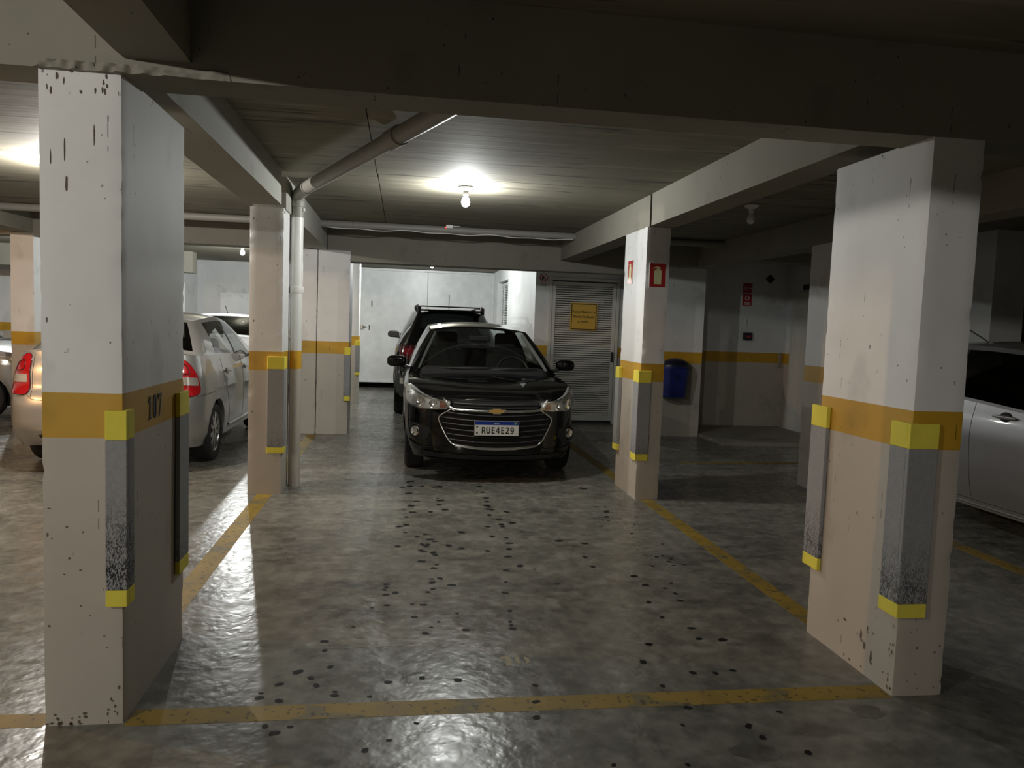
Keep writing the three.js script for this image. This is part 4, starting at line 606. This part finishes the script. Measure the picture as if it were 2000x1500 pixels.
  put(np, 'plate_frame', new RoundedBoxGeometry(0.426, 0.142, 0.012, 2, 0.005), K.satin); put(np, 'plate_face', new THREE.PlaneGeometry(0.412, 0.132).translate(0, 0, 0.0068), std({ map: pt, roughness: 0.35 }));
}

// --- black SUV behind it, tail to the viewer ---
{
  const car = makeCar({
    name: 'black_suv', label: 'black SUV with roof rails parked behind the black sedan', x: 0.78, d: 14.06, turn: Math.PI, paint: K.black, glass: K.tint, rim: 'cap', W: 0.90, n: 3.4, za: 1.32, zb: -1.32, zf: 2.15, zr: -2.15, y0: 0.30, Rw: 0.34, Ra: 0.40,
    width: [[0.25, 0.93], [0.4, 0.985], [0.6, 1], [0.85, 1], [1.0, 0.985], [1.15, 0.95]], front: [[0.3, 0.06], [0.5, 0], [0.8, 0.03], [1.0, 0.1]], rear: [[0.35, 0.08], [0.5, 0], [0.68, 0.0], [0.72, 0.06], [1.0, 0.1], [1.15, 0.13]],
    top: [[0, 1.0], [1, 1.06], [1.5, 1.10], [2, 1.13], [3, 1.15]], hood: [[0.8, 1.16], [1.5, 1.12], [2.1, 1.0]], deck: [[-2.1, 1.15], [-1.9, 1.16]], tHood: 1.2, tDeck: 2.55,
    gh: { tA: 1.12, tC: 2.52, yF: 1.14, zF: 1.15, yR: 1.15, zR: -2.0, hz: 0.35, hb: 0.12, rz: -1.62, rb: 0.1, crownF: 0.05, crownR: 0.05, roofX: [[-1.7, 0.53], [-0.5, 0.60], [0.4, 0.58]], roofY: [[-1.7, 1.69], [-0.5, 1.74], [0.4, 1.70]], roofC: [[-1.75, 1.71], [-0.5, 1.755], [0.45, 1.70]] },
    windows: [['windshield', -1, 0.90, 0.05, 0.94], ['side_window', 1.08, 1.40, 0.06, 0.9], ['side_window', 1.44, 1.74, 0.06, 0.9], ['rear_window', 2.2, 4, 0.1, 0.9]], seatZ: [0.2, -0.7], dashY: 1.08, mirrorZ: 0.62, mirrorY: 1.26, mirrorX: 0.03, mirrorMat: K.plastic, mirrorGlass: K.plastic,  // mirror glass in black plastic: its dark reflection is put into the colour
  });
  const { g, at } = car;
  for (const s of [1, -1]) {
    const T = (t, y, o) => at(t, y, o, s); const tl = new THREE.Group(); tl.name = 'tail_light'; g.add(tl);
    put(tl, 'red_lens', mapped(smooth2([[2.34, 1.10], [2.5, 1.125], [2.72, 1.12], [2.70, 1.0], [2.62, 0.93], [2.42, 0.95]], 3), T, 0.012, 0.014), K.redDark); put(tl, 'inner_lens', mapped(smooth2([[2.5, 1.075], [2.66, 1.075], [2.64, 1.0], [2.5, 1.0]], 3), T, 0.016, 0.006), K.redMid);
    put(g, 'lower_cladding', mapped([[2.25, 0.66], [3, 0.66], [3, 0.36], [2.25, 0.36]], T, 0.006, 0.01), K.plastic); put(g, 'bumper_reflector', mapped([[2.42, 0.62], [2.5, 0.62], [2.5, 0.53], [2.42, 0.53]], T, 0.012, 0.01), K.clearLens);
    const rail = [[s * 0.50, 1.67, -1.6], [s * 0.505, 1.745, -1.5], [s * 0.545, 1.77, -0.6], [s * 0.54, 1.755, 0.15], [s * 0.53, 1.69, 0.26]]; put(g, 'roof_rail', pathTube(rail, 0.02, 60, 10), K.rubber); for (const [z, y] of [[-1.53, 1.70], [0.2, 1.71]]) put(g, 'rail_foot', new RoundedBoxGeometry(0.06, 0.12, 0.16, 2, 0.02).translate(s * 0.51, y, z), K.rubber);
  }
  put(g, 'rear_spoiler', new RoundedBoxGeometry(0.98, 0.03, 0.2, 2, 0.012).translate(0, 1.695, -1.76), K.black); put(g, 'roof_bar', cylBetween([-0.52, 1.765, -1.35], [0.52, 1.765, -1.35], 0.011, 10), K.rubber);
  put(g, 'antenna', pathTube([[0.02, 1.72, -1.3], [0.02, 1.83, -1.32], [0.02, 1.96, -1.34]], 0.005, 12, 6), K.plastic);
}

// --- silver-beige sedan on the left, tail to the viewer ---
{
  const car = makeCar({
    name: 'silver_sedan', label: 'silver sedan seen from behind on both sides of pillar 107', x: -2.72, d: 9.52, turn: Math.PI, paint: K.silver, glass: K.glassGrey, rim: 'cap', W: 0.86, n: 5, za: 1.275, zb: -1.275, zf: 2.1, zr: -2.17, y0: 0.21, Rw: 0.30, Ra: 0.35,
    width: [[0.2, 0.93], [0.35, 0.98], [0.55, 1], [0.72, 1], [0.88, 0.985], [1.0, 0.95], [1.12, 0.915]], front: [[0.25, 0.06], [0.4, 0], [0.7, 0.05], [0.9, 0.16]], rear: [[0.25, 0.13], [0.33, 0.06], [0.45, 0.0], [0.6, 0.0], [0.72, 0.03], [0.78, 0.07], [0.95, 0.1], [1.1, 0.16]],
    top: [[0, 0.80], [0.8, 0.9], [1.0, 0.96], [1.3, 1.0], [1.6, 1.04], [2, 1.085], [2.5, 1.11], [3, 1.12]], hood: [[0.7, 1.04], [1.3, 0.97], [1.9, 0.87], [2.05, 0.82]], deck: [[-2.05, 1.12], [-1.9, 1.15], [-1.4, 1.16]], tHood: 1.25, tDeck: 1.95,
    gh: { tA: 1.10, tC: 2.12, yF: 1.03, zF: 1.1, yR: 1.14, zR: -1.72, hz: 0.25, hb: 0.10, rz: -1.12, rb: 0.07, crownF: 0.05, crownR: 0.05, roofX: [[-1.2, 0.56], [-0.4, 0.61], [0.3, 0.585]], roofY: [[-1.2, 1.47], [-0.4, 1.525], [0.3, 1.47]], roofC: [[-1.25, 1.46], [-0.4, 1.53], [0.3, 1.475]] },
    windows: [['windshield', -1, 0.90, 0.05, 0.94], ['side_window', 1.12, 1.46, 0.06, 0.9], ['side_window', 1.50, 1.86, 0.06, 0.9], ['rear_window', 2.10, 4, 0.08, 0.9, K.tint]], seatZ: [0.1, -0.85], dashY: 0.95, mirrorZ: 0.66, mirrorY: 1.08, mirrorX: 0.09,
  });
  const { g, at, tOfZ } = car;
  for (const s of [1, -1]) {
    const T = (t, y, o) => at(t, y, o, s), tl = new THREE.Group(); tl.name = 'tail_light'; g.add(tl);
    const out = smooth2([[2.37, 0.97], [2.48, 1.05], [2.62, 1.09], [2.68, 1.06], [2.715, 0.93], [2.75, 0.79], [2.73, 0.735], [2.56, 0.728], [2.40, 0.73], [2.30, 0.76], [2.32, 0.88]], 3);
    put(tl, 'red_lens', mapped(out, T, 0.012, 0.016), K.redLens); put(tl, 'clear_lens', mapped([[2.345, 0.895], [2.5, 0.905], [2.70, 0.905], [2.715, 0.835], [2.5, 0.83], [2.335, 0.82]], T, 0.0155, 0.006), K.clearLens);
    put(tl, 'dark_rim', mapTube(out, T, 0.006, 0.006, 80, 6, true), K.redDark); put(tl, 'lens_step', mapTube([[2.46, 0.945], [2.49, 1.01], [2.60, 1.025], [2.63, 0.955]], T, 0.013, 0.005, 40, 6, true), K.redDark);
    grooves(car, [[[[2.74, 0.72], [2.78, 0.69], [2.85, 0.68], [3, 0.68]], s], [[[2.34, 0.72], [2.2, 0.72], [2.02, 0.725]], s], [[[2.70, 1.09], [2.735, 0.98], [2.77, 0.80], [2.775, 0.7]], s]]);
    // doors: rear door, front door
    const zd = z => tOfZ(z); grooves(car, [[[[zd(-0.98), 1.04], [zd(-0.96), 0.85], [zd(-0.82), 0.62], [zd(-0.72), 0.40], [zd(-0.70), 0.27]], s], [[[zd(-0.05), 1.03], [zd(-0.05), 0.6], [zd(-0.03), 0.26]], s], [[[zd(0.95), 0.95], [zd(0.92), 0.6], [zd(0.86), 0.26]], s], [[[zd(-0.7), 0.265], [zd(0.1), 0.255], [zd(0.86), 0.26]], s]]);
    for (const z of [-0.80, 0.12]) { const h = new THREE.Group(); h.name = 'door_handle'; const q = T(zd(z), 0.90, 0.018); h.position.set(...q); g.add(h); put(h, 'grip', new RoundedBoxGeometry(0.022, 0.028, 0.19, 3, 0.01), K.silver); put(h, 'recess', new THREE.SphereGeometry(1, 18, 10).scale(0.012, 0.036, 0.07).translate(-s * 0.018, -0.004, 0), K.grey); }
    put(g, 'side_moulding', mapTube([[zd(-0.7), 0.30], [zd(0), 0.295], [zd(0.86), 0.30]], T, 0.004, 0.012, 30, 6), K.silver);
  }
  const R = (x, y, o) => car.onFront(x, y, o, true);
  put(g, 'bumper_insert', mapped([[-0.5, 0.36], [-0.3, 0.40], [0.3, 0.40], [0.5, 0.36], [0.45, 0.29], [-0.45, 0.29]], R, 0.004, 0.01), K.plastic);
  { const q = R(0.42, 0.985, 0.004); const t = text('TOYOTA', 0.03, 0.004); const gg = t.rotateY(Math.PI - 0.18); gg.translate(q[0], q[1], q[2] - 0.004); put(g, 'badge_lettering', gg, K.satin).userData.label = 'raised badge letters on the boot lid'; }
  put(g, 'plate_recess', mapped([[-0.3, 0.86], [0.3, 0.86], [0.28, 0.68], [-0.28, 0.68]], R, 0.003, 0.01), K.silver); put(g, 'chrome_strip', mapped([[-0.33, 0.90], [0.33, 0.90], [0.33, 0.875], [-0.33, 0.875]], R, 0.012, 0.012), K.chrome);
}

// --- silver hatchback at the right edge ---
{
  const car = makeCar({
    name: 'silver_hatchback', label: 'silver car at the right edge showing door handle and dark windows', x: 5.28, d: 5.25, turn: 0, paint: K.silver2, glass: K.tint, W: 0.875, n: 2.9, za: 1.3, zb: -1.3, zf: 2.1, zr: -2.1, y0: 0.22, Rw: 0.31, Ra: 0.355,
    width: [[0.2, 0.94], [0.3, 0.96], [0.42, 0.985], [0.6, 1], [0.75, 1], [0.9, 0.985], [1.0, 0.96], [1.15, 0.93]], front: [[0.25, 0.06], [0.4, 0], [0.7, 0.05], [0.9, 0.16]], rear: [[0.25, 0.1], [0.45, 0], [0.8, 0.05], [1.1, 0.16]],
    top: [[0, 0.82], [0.8, 0.9], [1.0, 0.95], [1.3, 0.99], [1.6, 1.04], [2, 1.08], [3, 1.12]], hood: [[0.7, 1.05], [1.4, 0.98], [2.0, 0.86]], deck: [[-2.05, 1.12], [-1.7, 1.14]], tHood: 1.25, tDeck: 2.3,
    gh: { tA: 1.08, tC: 2.4, yF: 1.03, zF: 1.1, yR: 1.12, zR: -1.95, hz: 0.3, hb: 0.10, rz: -1.5, rb: 0.07, crownF: 0.05, crownR: 0.05, roofX: [[-1.6, 0.56], [-0.4, 0.61], [0.3, 0.59]], roofY: [[-1.6, 1.46], [-0.4, 1.52], [0.3, 1.48]], roofC: [[-1.65, 1.46], [-0.4, 1.525], [0.3, 1.48]] },
    windows: [['windshield', -1, 0.90, 0.05, 0.94], ['side_window', 1.10, 1.44, 0.06, 0.92], ['side_window', 1.48, 1.80, 0.06, 0.92], ['rear_window', 2.22, 4, 0.08, 0.9]], seatZ: [0.1, -0.85], dashY: 0.95,
  });
  const { g, at, tOfZ } = car, s = -1, T = (t, y, o) => at(t, y, o, s), zd = tOfZ;
  grooves(car, [[[[zd(-0.12), 1.03], [zd(-0.12), 0.8], [zd(-0.10), 0.5], [zd(-0.09), 0.30]], s], [[[zd(-1.0), 1.05], [zd(-0.9), 0.8], [zd(-0.72), 0.32]], s], [[[zd(-0.72), 0.29], [zd(0), 0.28], [zd(0.9), 0.29]], s]]);
  const h = new THREE.Group(); h.name = 'door_handle'; h.position.set(...T(zd(0.20), 0.955, 0.02)); g.add(h); put(h, 'grip', new THREE.SphereGeometry(1, 20, 12).scale(0.012, 0.016, 0.115), K.silver2); put(h, 'recess', new THREE.SphereGeometry(1, 20, 10).scale(0.016, 0.042, 0.06).translate(0.022, -0.004, 0), K.under);
  put(g, 'sill_moulding', mapTube([[zd(-0.9), 0.255], [zd(0), 0.25], [zd(0.9), 0.255]], T, 0.004, 0.012, 30, 6), K.silver2);
  put(g, 'antenna', pathTube([[-0.42, 1.50, -0.55], [-0.44, 1.56, -0.66], [-0.46, 1.63, -0.80]], 0.006, 12, 6), K.plastic);
}

// --- white car at the back left ---
{
  const car = makeCar({
    name: 'white_hatchback', label: 'white car at the back left half hidden by the silver sedan', x: -2.95, d: 15.1, turn: Math.PI, paint: K.white, glass: K.tint, W: 0.85, n: 3, za: 1.05, zb: -1.05, zf: 1.75, zr: -1.75, y0: 0.22, Rw: 0.29, Ra: 0.34,
    width: [[0.2, 0.94], [0.42, 0.985], [0.6, 1], [0.8, 1], [1.0, 0.96], [1.15, 0.93]], front: [[0.25, 0.06], [0.4, 0], [0.9, 0.16]], rear: [[0.25, 0.1], [0.45, 0], [0.8, 0.03], [1.1, 0.08]],
    top: [[0, 0.85], [1.0, 0.98], [2, 1.08], [3, 1.14]], hood: [[0.6, 1.05], [1.4, 0.95], [1.7, 0.86]], deck: [[-1.75, 1.14], [-1.5, 1.15]], tHood: 1.25, tDeck: 2.3,
    gh: { tA: 1.08, tC: 2.5, yF: 1.05, zF: 0.95, yR: 1.15, zR: -1.65, hz: 0.25, hb: 0.10, rz: -1.35, rb: 0.07, crownF: 0.05, crownR: 0.04, roofX: [[-1.4, 0.60], [0.3, 0.6]], roofY: [[-1.4, 1.52], [0.3, 1.52]], roofC: [[-1.45, 1.53], [0.3, 1.53]] },
    windows: [['windshield', -1, 0.90, 0.05, 0.94], ['side_window', 1.10, 1.44, 0.06, 0.92], ['side_window', 1.48, 1.80, 0.06, 0.92], ['rear_window', 2.18, 4, 0.08, 0.9]], seatZ: [0.1, -0.7], dashY: 1.0,
  });
  put(car.g, 'antenna', pathTube([[0.02, 1.53, -1.25], [0.03, 1.58, -1.29], [0.045, 1.66, -1.34]], 0.007, 12, 6), K.plastic);
  for (const s of [1, -1]) put(car.g, 'tail_light', mapped(smooth2([[2.35, 1.02], [2.6, 1.03], [2.62, 0.85], [2.36, 0.86]], 3), (t, y, o) => car.at(t, y, o, s), 0.012, 0.014), K.redLens);
}

// --- grey car at the left edge ---
{
  const car = makeCar({
    name: 'grey_car', label: 'dark grey car cut off by the left edge of the view', x: -6.76, d: 11.72, turn: Math.PI / 2, paint: K.grey, glass: K.tint, W: 0.865, n: 2.8, za: 1.3, zb: -1.3, zf: 2.15, zr: -2.2, y0: 0.22, Rw: 0.31, Ra: 0.36,
    width: [[0.2, 0.94], [0.42, 0.985], [0.6, 1], [0.8, 1], [1.0, 0.96], [1.15, 0.93]], front: [[0.25, 0.06], [0.4, 0], [0.7, 0.05], [0.9, 0.16]], rear: [[0.25, 0.1], [0.45, 0], [0.8, 0.05], [1.1, 0.16]],
    top: [[0, 0.82], [0.8, 0.93], [1.0, 0.99], [1.5, 1.02], [2, 1.05], [3, 1.1]], hood: [[0.7, 1.06], [1.4, 1.0], [2.0, 0.88]], deck: [[-2.05, 1.1], [-1.5, 1.14]], tHood: 1.25, tDeck: 2.0,
    gh: { tA: 1.1, tC: 2.12, yF: 1.04, zF: 1.05, yR: 1.13, zR: -1.75, hz: 0.25, hb: 0.10, rz: -1.1, rb: 0.07, crownF: 0.05, crownR: 0.05, roofX: [[-1.2, 0.56], [-0.4, 0.61], [0.3, 0.585]], roofY: [[-1.2, 1.45], [-0.4, 1.49], [0.3, 1.45]], roofC: [[-1.25, 1.45], [-0.4, 1.5], [0.3, 1.455]] },
    windows: [['windshield', -1, 0.90, 0.05, 0.94], ['side_window', 1.12, 1.46, 0.06, 0.9], ['side_window', 1.50, 1.86, 0.06, 0.9], ['rear_window', 2.22, 4, 0.08, 0.9]], seatZ: [0.1, -0.85], dashY: 0.95, mirrorZ: 0.66, mirrorY: 1.07,
  });
  const F = (x, y, o) => car.onFront(x, y, o, false); for (const s of [1, -1]) put(car.g, 'headlight', mapped(smooth2([[0.5, 0.78], [0.7, 0.82], [0.82, 0.86], [0.83, 0.74], [0.6, 0.70]], 3).map(([x, y]) => [s * x, y]), F, 0.012, 0.014), K.clearLens);
}

scene.traverse(o => { if (o.isMesh) o.castShadow = o.receiveShadow = true; });
renderer.render(scene, camera);
